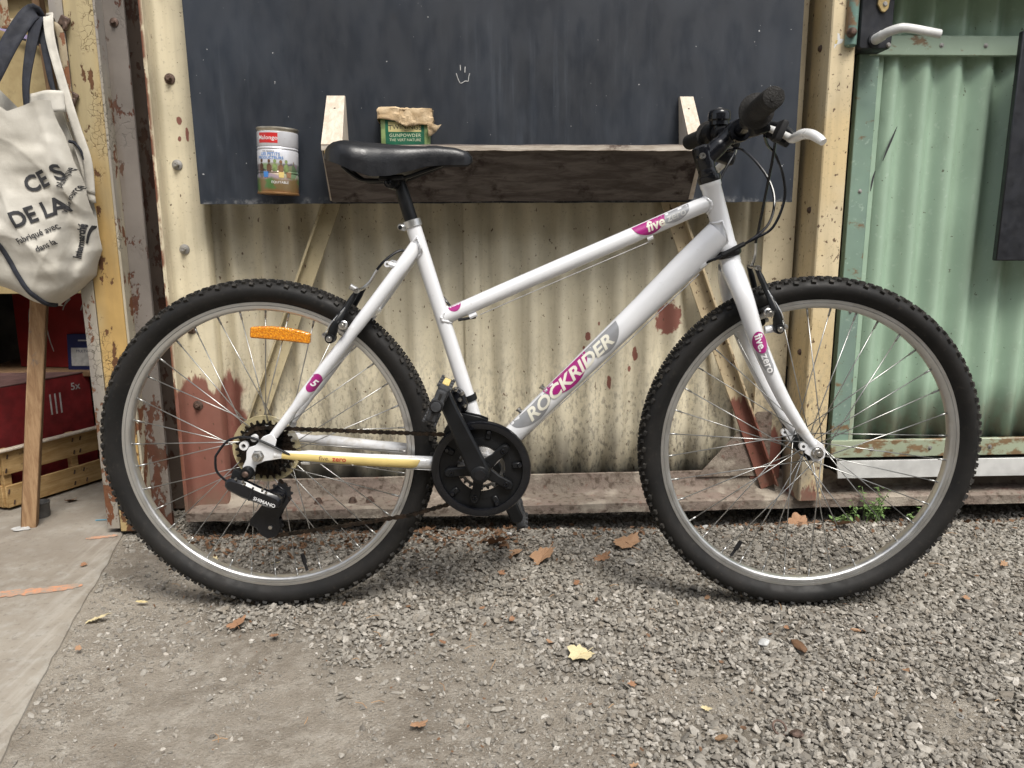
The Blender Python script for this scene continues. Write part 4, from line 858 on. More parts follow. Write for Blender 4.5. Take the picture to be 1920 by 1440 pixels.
def spoke_mesh(hub_r, hub_y, off, rim_r, rim_y, name):
    a = Vector((hub_r*math.cos(off), hub_y, hub_r*math.sin(off))); b = Vector((rim_r, rim_y, 0)); d = (b-a).normalized(); mb = MB()
    mb.tube([a-d*.003, b-d*.014], .00105, 6); mb.tube([b-d*.015, b+d*.003], .0019, 6)
    me = bpy.data.meshes.new(name); me.from_pydata(mb.v, [], mb.f); me.shade_smooth(); me.materials.append(M['spoke_steel']); return me
def build_wheel(cx, rear, phase):
    mb = MB(); h = .0118
    prof = [(.2725,0), (.2728,-.006), (.2745,-.0100), (.2775,-h), (.2825,-h-.0004), (.2832,-h+.001), (.2838,-h-.0006), (.2892,-h-.0008), (.2900,-.0105), (.2862,-.0092), (.2800,-.0085), (.2790,0)]
    prof = prof + [(r, -y) for r, y in reversed(prof[1:-1])]
    mb.lathe(prof, 128, 'y', closed=True); wh = bpart('wheel', mb, 'alloy', recalc=True); wh.location = (cx, 0, WZ); wh.rotation_euler = (0, phase, 0)
    # tyre
    tp = [(.2885,.0108), (.2925,.0142), (.298,.0198), (.3045,.0233), (.3105,.0243), (.3165,.0233), (.3215,.0200), (.3252,.0150), (.3275,.0085), (.3285,0)]
    prof = [(r, -y) for r, y in tp] + [(r, y) for r, y in reversed(tp[:-1])]
    mb = MB(); mb.lathe(prof, 144, 'y'); ty = bpart('tyre', mb, 'tyre_rubber', wh, recalc=True)
    # tread knobs
    mb = MB(); NK = 62; r = random.Random(5)
    def knob(a, y, rr, size, tilt, yaw=0.):
        c = Vector((rr*math.cos(a), y, rr*math.sin(a))); R = rot_y(-a) @ rot_z(tilt) @ rot_x(yaw)      # local x radial, y across, z along
        sx, sy, sz = size; q = []
        for dx, k in ((-sx/2, 1.0), (sx/2, .72)):
            for dy, dz in ((-1,-1), (1,-1), (1,1), (-1,1)): q.append(c + R @ Vector((dx, dy*sy/2*k, dz*sz/2*k)))
        mb.add(q, [(3,2,1,0), (4,5,6,7), (0,1,5,4), (1,2,6,5), (2,3,7,6), (3,0,4,7)])
    for i in range(NK):
        a = 2*PI*i/NK
        for s in (-1, 1):
            off = 0 if s < 0 else PI/NK
            knob(a+off, s*.0200, .3232, (.0075, .0075, .0105), s*.85, s*.25); knob(a+off+PI/NK, s*.0150, .3268, (.0065, .0065, .0080), s*.5)
            for k in range(2):
                knob(a+off+(k+.5)*PI/NK, s*.0088, .3295, (.0052, .0046, .0070), s*.2, s*.4); knob(a+off+k*PI/NK, s*.0032, .3303, (.0052, .0042, .0075), 0, s*.4)
    bpart('tread', mb, 'knob_rubber', wh, smooth=False)
    # hub
    mb = MB()
    if rear: mb.lathe([(0,-.080), (.0048,-.080), (.0048,-.060), (.010,-.058), (.012,-.030), (.0225,-.0285), (.0225,-.0245), (.013,-.020), (.0125,.022), (.0225,.0305), (.0225,.0345), (.012,.037), (.009,.058), (.0048,.060), (.0048,.078), (0,.078)], 32)
    else: mb.lathe([(0,-.066), (.0045,-.066), (.0045,-.048), (.011,-.046), (.015,-.037), (.0195,-.0355), (.0195,-.0315), (.012,-.028), (.0115,.028), (.0195,.0315), (.0195,.0355), (.015,.037), (.011,.046), (.0045,.048), (.0045,.066), (0,.066)], 32)
    bpart('hub', mb, 'alloy' if rear else 'black_satin', wh)
    hr, hy = (.0205, (-.0265, .0325)) if rear else (.0178, (-.0335, .0335))
    kinds = []
    for k, (side, sg) in enumerate(((0, 1), (1, 1), (0, -1), (1, -1))):
        kinds.append(spoke_mesh(hr, hy[side] + (.002 if sg > 0 else -.002), sg*1.32, .2725, -.003 if side == 0 else .003, 'spoke'))
    for i in range(36):
        o = bpy.data.objects.new('spoke', kinds[i % 4]); COL.objects.link(o); o.parent = wh; o.rotation_euler = (0, -2*PI*i/36, 0)
    # valve
    return wh
WR = build_wheel(RH, True, .03); WF = build_wheel(FH, False, .10)
def valve(wh, cx, px, pz):
    a = math.atan2(pz-WZ, px-cx); d = Vector((math.cos(a), 0, math.sin(a))); mb = MB(); mb.tube([d*.268, d*.252, d*.2515, d*.2315], [.0030, .0028, .0046, .0042], 10)
    o = bpart('valve', mb, 'black_matte', wh); o.rotation_euler = (0, -wh.rotation_euler.y, 0)
valve(WR, RH, -.425, .083); valve(WF, FH, .4436, .1062)
# amber spoke reflector on the rear wheel
mb = MB(); n = 14; V = []
for j, (sc_, y) in enumerate(((1, -.012), (1, -.016), (.86, -.0195), (.86, -.0055), (1, -.0085))): pass
ra = Vector((-.4416, 0, .5623)) - Vector((RH, 0, WZ)); ang = math.atan2(ra.z, ra.x)
def refl(u, v): return (u, v)
outl = []
for t in np.linspace(-1, 1, 9): outl.append((t*.0575, .0130-.0035*abs(t)**2))
for t in np.linspace(1, -1, 9): outl.append((t*.0575, -.0125+.0015*abs(t)**2))
poly = []
for (u, v) in outl: c_, s_ = math.cos(-.11), math.sin(-.11); poly.append((ra.x+u*c_-v*s_, ra.z+u*s_+v*c_ - .0025*(u/.0575)**2))
mb.prism(poly, -.0195, -.007, bev=.0025); o = bpart('reflector', mb, 'amber', WR, ang=.4); o.rotation_euler = (0, -WR.rotation_euler.y, 0)

# ---- frame
def T3(p, y=0.): return (p[0], y, p[1])
HT0, HT1 = Vector((.3665, 0, .8405)), Vector((.4050, 0, .7155))
def build_frame():
    mb = MB()
    mb.tube([(-.0525,0,.318), (-.085,0,.430), (-.135,0,.600), (-.1835,0,.763)], [.0150,.0142,.0142,.0146], 24)                                   # seat tube
    mb.tube(spline([(-.128,0,.5915), (.02,0,.6555), (.20,0,.7315), (.30,0,.7740), (.345,0,.7930), (.376,0,.8030)], 5), .0148, 24)                # top tube
    dtp = spline([(-.050,0,.3085), (.0079,0,.3661), (.12,0,.4781), (.25,0,.6079), (.33,0,.6878), (.388,0,.7440)], 5)
    mb.tube(dtp, [float(np.interp(p.x, [-.05,.0,.12,.25,.33,.39], [.0195,.0200,.0215,.0235,.0268,.0280])) for p in dtp], 28, flat=((0,1,0), .86))    # down tube
    d = (HT1-HT0).normalized(); mb.tube([HT0, HT0+d*.010, HT0+d*.012, HT1-d*.012, HT1-d*.010, HT1], [.0195,.0195,.0182,.0182,.0195,.0195], 28)   # head tube
    mb.lathe([(.0150,-.036), (.0205,-.036), (.0212,-.033), (.0212,.033), (.0205,.036), (.0150,.036)], 28, 'y', (BBX, 0, BBZ))                     # bottom bracket shell
    for s in (-1, 1):
        mb.tube(spline([(-.178,s*.008,.7255), (-.205,s*.024,.687), (-.250,s*.036,.628), (-.3082,s*.044,.5545), (-.38,s*.052,.465), (-.4515,s*.060,.3745)], 5), [.0128]*6+[.0122]*8+[.0112]*8+[.0085]*4, 18)   # seat stays
        mb.tube(spline([(-.070,s*.020,.308), (-.115,s*.031,.3105), (-.1542,s*.036,.3125), (-.25,s*.046,.320), (-.37,s*.056,.331), (-.452,s*.062,.3375)], 5), [.0118]*10+[.0125]*6+[.0115]*6+[.0085]*4, 16)     # chain stays
        mb.tube([(-.303,s*.041,.5605), (-.318,s*.041,.551)], .0075, 12)      # brake boss stub
        # dropout plate
        y0 = s*.0665 - .0025
        c = (RH, WZ+.005); pl = [(-.452,.381), (-.445,.367), (-.450,.350), (-.438,.344), (-.436,.331), (-.470,.3255), (-.487,.318), (-.4915,.300), (-.4965,.2925), (-.507,.2925), (-.5135,.300), (-.513,.315), (-.505,.330), (-.5035,.345), (-.498,.353), (-.485,.357), (-.478,.365), (-.470,.374)]
        if s > 0: pl = [p for p in pl if p[1] > .317]
        mb.prism(pl, y0, y0+.005, bev=.001)
        mb.lathe([(.0042,-.004), (.0085,-.004), (.0085,.004), (.0042,.004)], 14, 'y', (-.5075, y0+.0025, .356)); mb.lathe([(.003,-.004), (.0068,-.004), (.0068,.004), (.003,.004)], 14, 'y', (-.487, y0+.0025, .371))
    for s in (-1, 1): mb.tube([(-.215,s*.030,.690), (-.2265,s*.030,.6935)], .005, 8); mb.lathe([(.0025,-.004), (.0058,-.004), (.0058,.004), (.0025,.004)], 12, 'y', (-.229, s*.030, .6935))
    mb.tube([(-.262,-.030,.602), (-.262,.030,.602)], .008, 12)                # stay bridge
    mb.tube([(-.140,-.030,.312), (-.140,.030,.312)], .008, 12)
    fr = bpart('frame', mb, 'white_paint', ang=.6)
    # weld beads where tubes meet
    def weld(p, dd, ra, q, dq, rb, bead=.0026, fl=1.):
        p, dd, q, dq = Vector(p), Vector(dd).normalized(), Vector(q), Vector(dq).normalized(); n1 = Vector((0,1,0)); n2 = dd.cross(n1).normalized(); P = []; R = []; r = random.Random(int(p.x*1e4))
        for i in range(56):
            a = 2*PI*i/56; o_ = p+n1*math.cos(a)*ra*fl+n2*math.sin(a)*ra; t = tb = 0.; best = 9.
            for _ in range(300):
                v = o_+dd*t-q; dist = (v-dq*v.dot(dq)).length
                if dist < best: best = dist; tb = t
                if dist <= rb: break
                t += .0005
            P.append(o_+dd*tb); R.append(bead*(.75+.5*((i*7) % 4)/4+.25*r.random()))
        m2 = MB(); m2.tube(P, R, 7, close=True); bpart('weld', m2, 'white_paint', fr, ang=1.2)
    stv = (-.0975,0,.33); weld((-.02,0,.638), (-.92,0,-.395), .0150, (-.135,0,.60), (.097,0,-.325), .0142); weld((.335,0,.7885), (.93,0,.30), .0148, HT0, HT1-HT0, .0182); weld((.33,0,.6878), (.72,0,.695), .0272, HT0, HT1-HT0, .0182, .0021, .86)
    for s in (-1, 1): weld((-.235,s*.028,.650), (.62,-s*.16,.76), .0124, (-.135,0,.60), (.097,0,-.325), .0146, .0022)
    # cable stops, bottle bosses
    def small(name, pts, r, mat, n=8): mb = MB(); mb.tube(pts, r, n); bpart(name, mb, mat, fr)
    small('cable_stop', [(.350,-.012,.6845), (.3625,-.012,.6925)], .0062, 'white_paint'); small('cable_stop', [(.318,-.014,.6585), (.338,-.014,.6735)], .0045, 'white_paint')
    small('cable_stop', [(.254,-.004,.7365), (.264,-.004,.741)], .005, 'white_paint'); small('cable_stop', [(-.080,-.006,.5920), (-.066,-.006,.598)], .005, 'white_paint'); small('cable_stop', [(-.402,-.062,.3225), (-.386,-.061,.3215)], .0052, 'white_plastic')
    for u in (.034, .098): small('boss_bolt', [(.0079+.7075*u-.0143, 0, .3661+.7067*u+.0143), (.0079+.7075*u-.0195, 0, .3661+.7067*u+.0195)], .0042, 'steel')
    for u in (.034, .098): small('boss_bolt', [(.0079+.7075*u-.0190, 0, .3661+.7067*u+.0190), (.0079+.7075*u-.0212, 0, .3661+.7067*u+.0212)], .0058, 'steel')
    # ---- decals laid on the tubes
    def on_tube(p0, p1, rfun, flat=1., y0=0., e=.0005):
        a, b = Vector(p0), Vector(p1); d = (b-a).normalized(); nn = Vector((-d.y, d.x))
        def fn(u, v):
            r = rfun(u) if callable(rfun) else rfun; v = max(-r*.985, min(r*.985, v)); p = a+d*u+nn*v; yy = y0(u) if callable(y0) else y0
            return (p.x, yy-flat*math.sqrt(max(0, r*r-v*v))-e, p.y)
        return fn
    rdt = lambda u: float(np.interp(.0079+.7075*u, [-.05,.0,.12,.25,.33], [.0195,.0200,.0215,.0235,.0268]))
    dt = lambda e: on_tube((.0079,.3661), (.3661,.7239), rdt, .86, 0, e)
    def lens(u0, u1, h, topv=.0205, n=26, k=.55, lean=.0):
        P = [(u0+(u1-u0)*i/n, topv) for i in range(n+1)]
        for i in range(n, -1, -1): t = i/n; P.append((u0+(u1-u0)*t + lean*math.sin(t*PI), topv-.0015-h*math.sin(t*PI)**k))
        return P
    decal('logo_panel', 'decal_grey', fr, dt(.0005), polys=[lens(.002, .110, .0320, k=.6)], L=.006)
    decal('logo_panel', 'magenta', fr, dt(.0008), polys=[lens(.094, .206, .0325, k=.6)], L=.006)
    decal('logo_panel', 'decal_grey', fr, dt(.0006), polys=[lens(.198, .288, .0320, k=.6)], L=.006)
    tx = dt(.0012); decal('lettering', 'decal_cream', fr, lambda u, v: tx(u+.147, v+.0040), text='ROCKRIDER', size=.0310, bold=.0009, shear=.28, sx=1.30, spacing=1.0, L=.005)
    ttf = lambda e: on_tube((-.128,.5915), (.30,.7740), .0148, 1., 0., e)
    decal('logo_panel', 'decal_grey', fr, ttf(.0005), polys=[lens(.438, .500, .020, topv=.0135, k=.45)], L=.005); decal('logo_panel', 'magenta', fr, ttf(.0008), polys=[lens(.388, .452, .0235, topv=.0135, k=.6)], L=.005)
    t1, t2 = ttf(.0012), ttf(.001); decal('lettering', 'decal_cream', fr, lambda u, v: t1(u+.430, v+.0025), text='five', size=.0250, bold=.0007, shear=.15, L=.005); decal('lettering', 'label_paper', fr, lambda u, v: t2(u+.471, v+.0035), text='zero', size=.020, bold=.0003, shear=.15, L=.005)
    decal('logo_panel', 'magenta', fr, ttf(.0005), polys=[lens(.014, .040, .010, topv=.0140, k=.6)], L=.004)
    ss = lambda e: on_tube((-.3082,.5545), (-.4515,.3745), lambda u: float(np.interp(u, [0,.14,.23], [.0118,.0108,.0085])), 1., lambda u: -.044-u*.07, e)
    decal('logo_panel', 'magenta', fr, ss(.0006), polys=[[(.100+.020*math.cos(t), .001+.0125*math.sin(t)) for t in np.linspace(0, 2*PI, 25)[:-1]]], L=.004)
    s1 = ss(.0011); decal('lettering', 'decal_white', fr, lambda u, v: s1(.100-v, .001+u), text='5', size=.020, bold=.0005, shear=.2, L=.004)
    cs = lambda e: on_tube((-.452,.3375), (-.1542,.3125), lambda u: float(np.interp(u, [0,.03,.10,.2,.3], [.0095,.0118,.0124,.0130,.0130])), 1., lambda u: float(np.interp(u, [0,.082,.203,.299], [-.0622,-.0563,-.0465,-.0368])), e)
    decal('logo_panel', 'decal_yellow', fr, cs(.0006), polys=[[(.016,-.0045), (.16,-.0045), (.165,-.010), (.262,-.010), (.270,-.0060), (.277,.0085), (.016,.0070)]], L=.005)
    c1 = cs(.0011); decal('lettering', 'wood_brown', fr, lambda u, v: c1(u+.096, v+.001), text='five.', size=.0125, L=.004); decal('lettering', 'decal_red', fr, lambda u, v: c1(u+.124, v+.001), text='zero', size=.0140, bold=.0003, L=.004)
    return fr
FR = build_frame()

# ---- fork
def build_fork():
    mb = MB(); d = (HT1-HT0).normalized(); c = HT1+d*.016
    mb.tube([HT1+d*.004, c, c+d*.014], [.0185,.0198,.0190], 24)
    for s in (-1, 1):
        P = spline([(.4115,s*.010,.684), (.4160,s*.028,.666), (.4272,s*.048,.6287), (.4430,s*.0535,.582), (.4594,s*.055,.5401), (.5042,s*.055,.4493), (.545,s*.0535,.386), (.5715,s*.0525,.3515)], 6)
        mb.tube(P, [float(np.interp(i/(len(P)-1), [0,.12,.35,.6,.8,1], [.0195,.0195,.0168,.0140,.0110,.0078])) for i in range(len(P))], 20)
        pl = [(.560,.365), (.573,.364), (.590,.352), (.5955,.340), (.594,.327), (.585,.3185), (.573,.3195), (.566,.329), (.556,.335), (.5545,.345), (.5605,.352)]
        mb.prism(pl, s*.0525-.0025, s*.0525+.0025, bev=.001); mb.lathe([(.0032,-.004), (.0075,-.004), (.0075,.004), (.0032,.004)], 14, 'y', (.552, s*.0525, .349))
        mb.tube([(.468,s*.050,.5705), (.486,s*.050,.574)], .0075, 12)
    fk = bpart('fork', mb, 'white_paint', ang=.6)
    def on(e):
        A, B = Vector((.4430,.582)), Vector((.5042,.4493)); dd = (B-A).normalized(); nn = Vector((-dd.y, dd.x)); bend = lambda u: -.0045*math.sin(min(1, max(0, u/.146))*PI)
        def fn(u, v):
            r = float(np.interp(u, [0,.06,.146], [.0162,.0148,.0135])); v = max(-r*.98, min(r*.98, v)); p = A+dd*u+nn*(v+bend(u)); return (p.x, -.0548-math.sqrt(r*r-v*v)-e, p.y)
        return fn
    decal('logo_panel', 'decal_grey', fk, on(.0006), polys=[[(.058+.040*math.cos(t), .0115*math.sin(t)) for t in np.linspace(-1.5, 1.5, 20)]+[(.045,.0115), (.045,-.0115)]], L=.004)
    decal('logo_panel', 'magenta', fk, on(.0010), polys=[[(.034+.021*math.cos(t), .0130*math.sin(t)) for t in np.linspace(0, 2*PI, 25)[:-1]]], L=.004)
    t1 = on(.0014); decal('lettering', 'decal_white', fk, lambda u, v: t1(u+.034, v), text='five.', size=.0205, bold=.0005, L=.004); decal('lettering', 'decal_white', fk, lambda u, v: t1(u+.076, v), text='zero', size=.0205, bold=.0005, L=.004)
    for y in (-1, 1):
        mb = MB(); mb.lathe([(0,-.013), (.0042,-.013), (.0045,-.008), (.0095,-.0075), (.0095,0), (.0115,.0005), (.0115,.002)] if y < 0 else [(.0115,-.002), (.0095,0), (.0095,.0075), (.0045,.013), (0,.013)], 18, 'y', (.5785, y*.057, .3365)); bpart('axle_nut', mb, 'steel', fk)
    return fk
FK = build_fork()
mb = MB(); mb.lathe([(0,-.019), (.0046,-.019), (.0048,-.010), (.0090,-.0095), (.0095,-.001), (.012,0), (.012,.0015)], 6, 'y', (-.4815, -.0705, .3365)); bpart('axle_nut', mb, 'steel')
mb = MB(); mb.lathe([(.0095,0), (.0095,.010), (0,.012)], 6, 'y', (-.4815, .069, .3365)); bpart('axle_nut', mb, 'steel')

# ---- headset, stem, bar
d = (HT1-HT0).normalized()
mb = MB(); mb.tube([HT1-d*.001, HT1+d*.001, HT1+d*.003, HT1+d*.010, HT1+d*.0125, HT1+d*.014], [.0200,.0228,.0245,.0245,.0225,.0190], 28); bpart('headset', mb, 'black_gloss')
mb = MB(); mb.tube([HT0+d*.002, HT0-d*.003, HT0-d*.009, HT0-d*.010, HT0-d*.014, HT0-d*.0145, HT0-d*.021, HT0-d*.026], [.0200,.0215,.0215,.0175,.0180,.0165,.0165,.0150], 28); bpart('headset', mb, 'black_gloss')
def build_stem():
    mb = MB(); q = HT0-d*.020; t = HT0-d*.056
    mb.tube([q, q-d*.010, t, t-d*.007, t-d*.010], [.0155,.0172,.0178,.0165,.009], 24)
    mb.tube(spline([t+d*.016+Vector((.002,0,0)), t+d*.008+Vector((.030,0,.018)), Vector((.395,0,.9165)), Vector((.412,0,.9265))], 6), [.0165]*7+[.0145]*6+[.0165]*6, 20, flat=((0,1,0), .95))
    mb.lathe([(.0125,-.024), (.0195,-.024), (.0205,-.021), (.0205,.021), (.0195,.024), (.0125,.024)], 28, 'y', (.413, 0, .9275)); mb.box((.4305, 0, .9235), (.018, .040, .014), rot_y(.3), .004, 2)
    st = bpart('stem', mb, 'black_gloss', ang=.6)
    mb = MB(); mb.lathe([(0,-.004), (.003,-.004), (.0032,-.0055), (.0055,-.0055), (.0062,0)], 18, 'y', (.3475, -.0165, .8835)); bpart('stem_bolt', mb, 'steel', st)
    mb = MB(); mb.box((.346, -.005, .884), (.014, .018, .018), rot_y(.3), .004, 2); bpart('bolt_lug', mb, 'black_gloss', st)
build_stem()
def barp(y):
    a = abs(y); return Vector((float(np.interp(a, [0,.05,.12,.29], [.413,.412,.4035,.3862])), y, float(np.interp(a, [0,.05,.12,.29], [.9275,.929,.9395,.9405]))))
mb = MB(); mb.tube([barp(y) for y in np.linspace(-.286, .286, 41)], .0115, 16); HB = bpart('handlebar', mb, 'black_gloss')
for s in (-1, 1):
    def ax(a): return barp(s*a)
    # ribbed grip with wide inner flange
    P = []; R = []
    for a, r in ((.158,.0115), (.1585,.0272), (.1605,.0285), (.1635,.0278), (.166,.0215), (.172,.0188)): P.append(ax(a)); R.append(r)
    k = 0
    for a in np.linspace(.176, .262, 30): P.append(ax(a)); R.append(.0170-(a-.176)*.010 + (.0007 if k % 2 else -.0003)); k += 1
    for a, r in ((.266,.0158), (.270,.0163), (.284,.0163), (.2875,.0152), (.289,.011)): P.append(ax(a)); R.append(r)
    mb = MB(); mb.tube(P, R, 26); g = bpart('grip', mb, 'rubber_grip', HB, ang=.9)
    if s < 0:
        for (dx, dz, r) in ((-.002,-.003,.0032), (.010,.006,.0042)): mb = MB(); c = ax(.2893)+Vector((dx,0,dz)); mb.lathe([(0,-.0006), (r,-.0006), (r*1.05,.001)], 10, 'y', c); bpart('grip_hole', mb, 'gap_dark', g)
    # twist shifter barrel and brake lever clamp
    mb = MB(); mb.tube([ax(.118), ax(.120), ax(.150), ax(.156)], [.0150,.0200,.0225,.0210], 24); c = ax(.135); mb.box(c+Vector((.010,0,-.022)), (.030,.034,.024), rot_y(-.3), .006, 2); bpart('shifter', mb, 'black_satin', HB)
    mb = MB(); c = ax(.098); mb.tube([ax(.086), ax(.088), ax(.108), ax(.110)], [.0135,.0160,.0160,.0135], 20)
    mb.tube(spline([c+Vector((.006,0,-.004)), c+Vector((.024,s*.006,-.010)), c+Vector((.038,s*.018,-.020))], 5), [.012,.012,.0115,.011,.0105,.0105,.010,.010,.0095,.009,.008], 14); LV = bpart('lever_bracket', mb, 'black_satin', HB)
    if s < 0:
        blade = [(.4285,-.112,.9205), (.440,-.128,.9135), (.4530,-.145,.9035), (.4590,-.158,.8965), (.4630,-.170,.8980), (.4690,-.182,.9010), (.4775,-.196,.8985), (.4860,-.208,.8905), (.4900,-.214,.8850)]; rr = [.0058,.0060,.0060,.0068,.0080,.0084,.0082,.0076,.0062]
        mb = MB(); P = spline(blade, 5); mb.tube(P, [float(np.interp(i/(len(P)-1), np.linspace(0,1,9), rr)) for i in range(len(P))], 14, flat=((0,1,0), .65)); bpart('brake_lever', mb, 'lever_silver', HB)
        mb = MB(); mb.tube(spline([(.4300,-.106,.925), (.4450,-.125,.9225), (.4590,-.142,.9105), (.4640,-.150,.902)], 6), .0055, 10); mb.tube(spline([(.430,-.112,.912), (.446,-.130,.899), (.456,-.146,.890)], 6), .0062, 10); bpart('lever_cover', mb, 'black_satin', HB)
        mb = MB(); mb.box((.437,-.165,.908), (.012,.03,.034), rot_y(.4), .004, 2); bpart('lever_cover', mb, 'black_matte', HB)
    else:
        blade = [(.4285,.112,.9205), (.440,.128,.9085), (.438,.150,.893), (.4290,.165,.882), (.4200,.180,.870), (.4170,.195,.856), (.4240,.206,.842), (.4310,.212,.834)]
        mb = MB(); P = spline(blade, 5); mb.tube(P, .0085, 12, flat=((.0,.35,.937), .7)); bpart('brake_lever', mb, 'lever_silver', HB)
        mb = MB(); mb.box((.428,.135,.893), (.034,.03,.022), rot_y(.3), .005, 2); bpart('lever_cover', mb, 'black_satin', HB)
# bell on the far half of the bar
c = barp(.098); mb = MB(); mb.lathe([(.0,.0435), (.006,.0432), (.0175,.0400), (.0205,.0365), (.0212,.032), (.0212,.022), (.0185,.019), (.0185,.012), (.012,.010), (.012,-.012), (0,-.012)], 32, 'z', c+Vector((-.003, 0, .003))); bell = bpart('bell', mb, 'black_gloss', HB); 
mb = MB(); mb.lathe([(.0,.0445), (.0048,.0442), (.0062,.0430)], 16, 'z', c+Vector((-.003, 0, .003))); bpart('bell_button', mb, 'steel', bell)

# ---- saddle, seat post
def build_saddle():
    top = [(-.3383,.893), (-.330,.906), (-.318,.9125), (-.301,.9155), (-.2521,.9112), (-.1934,.9065), (-.1345,.9062), (-.1003,.9022), (-.0779,.8950), (-.0705,.8860)]
    low = [(-.3383,.884), (-.328,.878), (-.3037,.8695), (-.2755,.8570), (-.247,.8485), (-.2181,.8500), (-.189,.8575), (-.1503,.8680), (-.1119,.8705), (-.080,.8705), (-.0705,.876)]
    wid = [(-.3383,.022), (-.333,.040), (-.322,.056), (-.305,.068), (-.280,.074), (-.255,.070), (-.230,.058), (-.205,.044), (-.18,.034), (-.15,.0275), (-.11,.0235), (-.085,.019), (-.0755,.013), (-.0705,.006)]
    xs = np.concatenate([np.linspace(-.3383,-.318,8)[:-1], np.linspace(-.318,-.095,34)[:-1], np.linspace(-.095,-.0705,10)]); n = 22; mb = MB(); V = []
    for x in xs:
        zt, zl, w_ = interp(top, x), interp(low, x), interp(wid, x); h = zt-zl
        for i in range(n+1):
            t = PI*i/n; c_, s_ = math.cos(t), math.sin(t)
            yy = w_*math.copysign(abs(c_)**.62, c_); zz = zl + h*abs(s_)**.50 - (.0035*math.exp(-(yy/.011)**2) if -.31 < x < -.15 else 0); V.append((x, yy, zz))
        for i in range(1, 8):    # underside, hollow
            f = i/8; V.append((x, w_*(-1+2*f)*.9, zl+min(.014, h*.4)*math.sin(f*PI)))
    m = n+1+7; F = [(i*m+j, i*m+(j+1) % m, (i+1)*m+(j+1) % m, (i+1)*m+j) for i in range(len(xs)-1) for j in range(m)]; F += [tuple(range(m)), tuple(reversed(range((len(xs)-1)*m, len(xs)*m)))]
    mb.add(V, F); sd = bpart('saddle', mb, 'black_leather', recalc=True, ang=1.1)
    for s in (-1, 1):
        mb = MB(); mb.tube(spline([(-.305,s*.032,.8695), (-.285,s*.028,.853), (-.262,s*.023,.8445), (-.200,s*.022,.8475), (-.165,s*.018,.858), (-.125,s*.010,.872)], 6), .0036, 8); bpart('rail', mb, 'black_satin', sd)
    mb = MB(); mb.lathe([(0,-.002), (.004,-.002), (.006,.0)], 12, 'y', (-.329, -.036, .8930)); bpart('rivet', mb, 'brass_dull', sd)
    mb = MB(); mb.tube([(-.1815,0,.755), (-.198,0,.812), (-.2015,0,.824), (-.2035,0,.833), (-.2075,0,.846)], [.0127,.0127,.0124,.0112,.0112], 22); sp = bpart('seatpost', mb, 'black_satin')
    mb = MB(); mb.lathe([(0,-.024), (.0125,-.024), (.0140,-.020), (.0140,.020), (.0125,.024), (0,.024)], 20, 'y', (-.2175, 0, .8425)); mb.box((-.2175, 0, .8485), (.046, .058, .010), rot_y(-.05), .003); bpart('saddle_clamp', mb, 'black_satin', sp)
    mb = MB(); mb.lathe([(0,-.036), (.0032,-.036), (.0038,-.034), (.0060,-.033), (.0060,-.026), (.0095,-.0255), (.0095,-.0235)], 14, 'y', (-.2215, 0, .8400)); bpart('clamp_bolt', mb, 'black_gloss', sp)
    dd = Vector((.095,0,-.325)).normalized(); c0 = Vector((-.1838,0,.7640)); mb = MB(); mb.tube([c0+dd*.004, c0+dd*.003, c0-dd*.009, c0-dd*.010], [.0150,.0172,.0172,.0140], 26); mb.box(c0+Vector((-.0200,0,-.004)), (.016,.021,.012), rot_y(.25), .003); sc_ = bpart('seat_clamp', mb, 'alloy')
    mb = MB(); mb.lathe([(0,-.0118), (.0030,-.0118), (.0042,-.010)], 12, 'y', (-.2062, 0, .7600)); bpart('clamp_bolt', mb, 'black_satin', sc_)
build_saddle()

# ---- crankset, pedals
CU = Vector((-.40, 0, .9165)).normalized(); CC = Vector((BBX-.0008, 0, .3065))
def ring_teeth(nt, r0, r1, rin, y0, y1, c, frac=.5):
    P = []
    for i in range(nt):
        a = 2*PI*i/nt
        for da, rr in ((-.30, r0), (-.12, r1), (.12, r1), (.30, r0)): P.append((rr*math.cos(a+da*2*PI/nt), rr*math.sin(a+da*2*PI/nt)))
    k = len(P); mb = MB(); V = []
    for y in (y0, y1):
        V += [(c[0]+p[0], y, c[1]+p[1]) for p in P]; V += [(c[0]+p[0]/math.hypot(*p)*rin, y, c[1]+p[1]/math.hypot(*p)*rin) for p in P]
    F = []
    for i in range(k):
        j = (i+1) % k; F += [(i, j, k+j, k+i), (2*k+j, 2*k+i, 3*k+i, 3*k+j), (j, i, 2*k+i, 2*k+j), (k+i, k+j, 3*k+j, 3*k+i)]
    mb.add(V, F); return mb
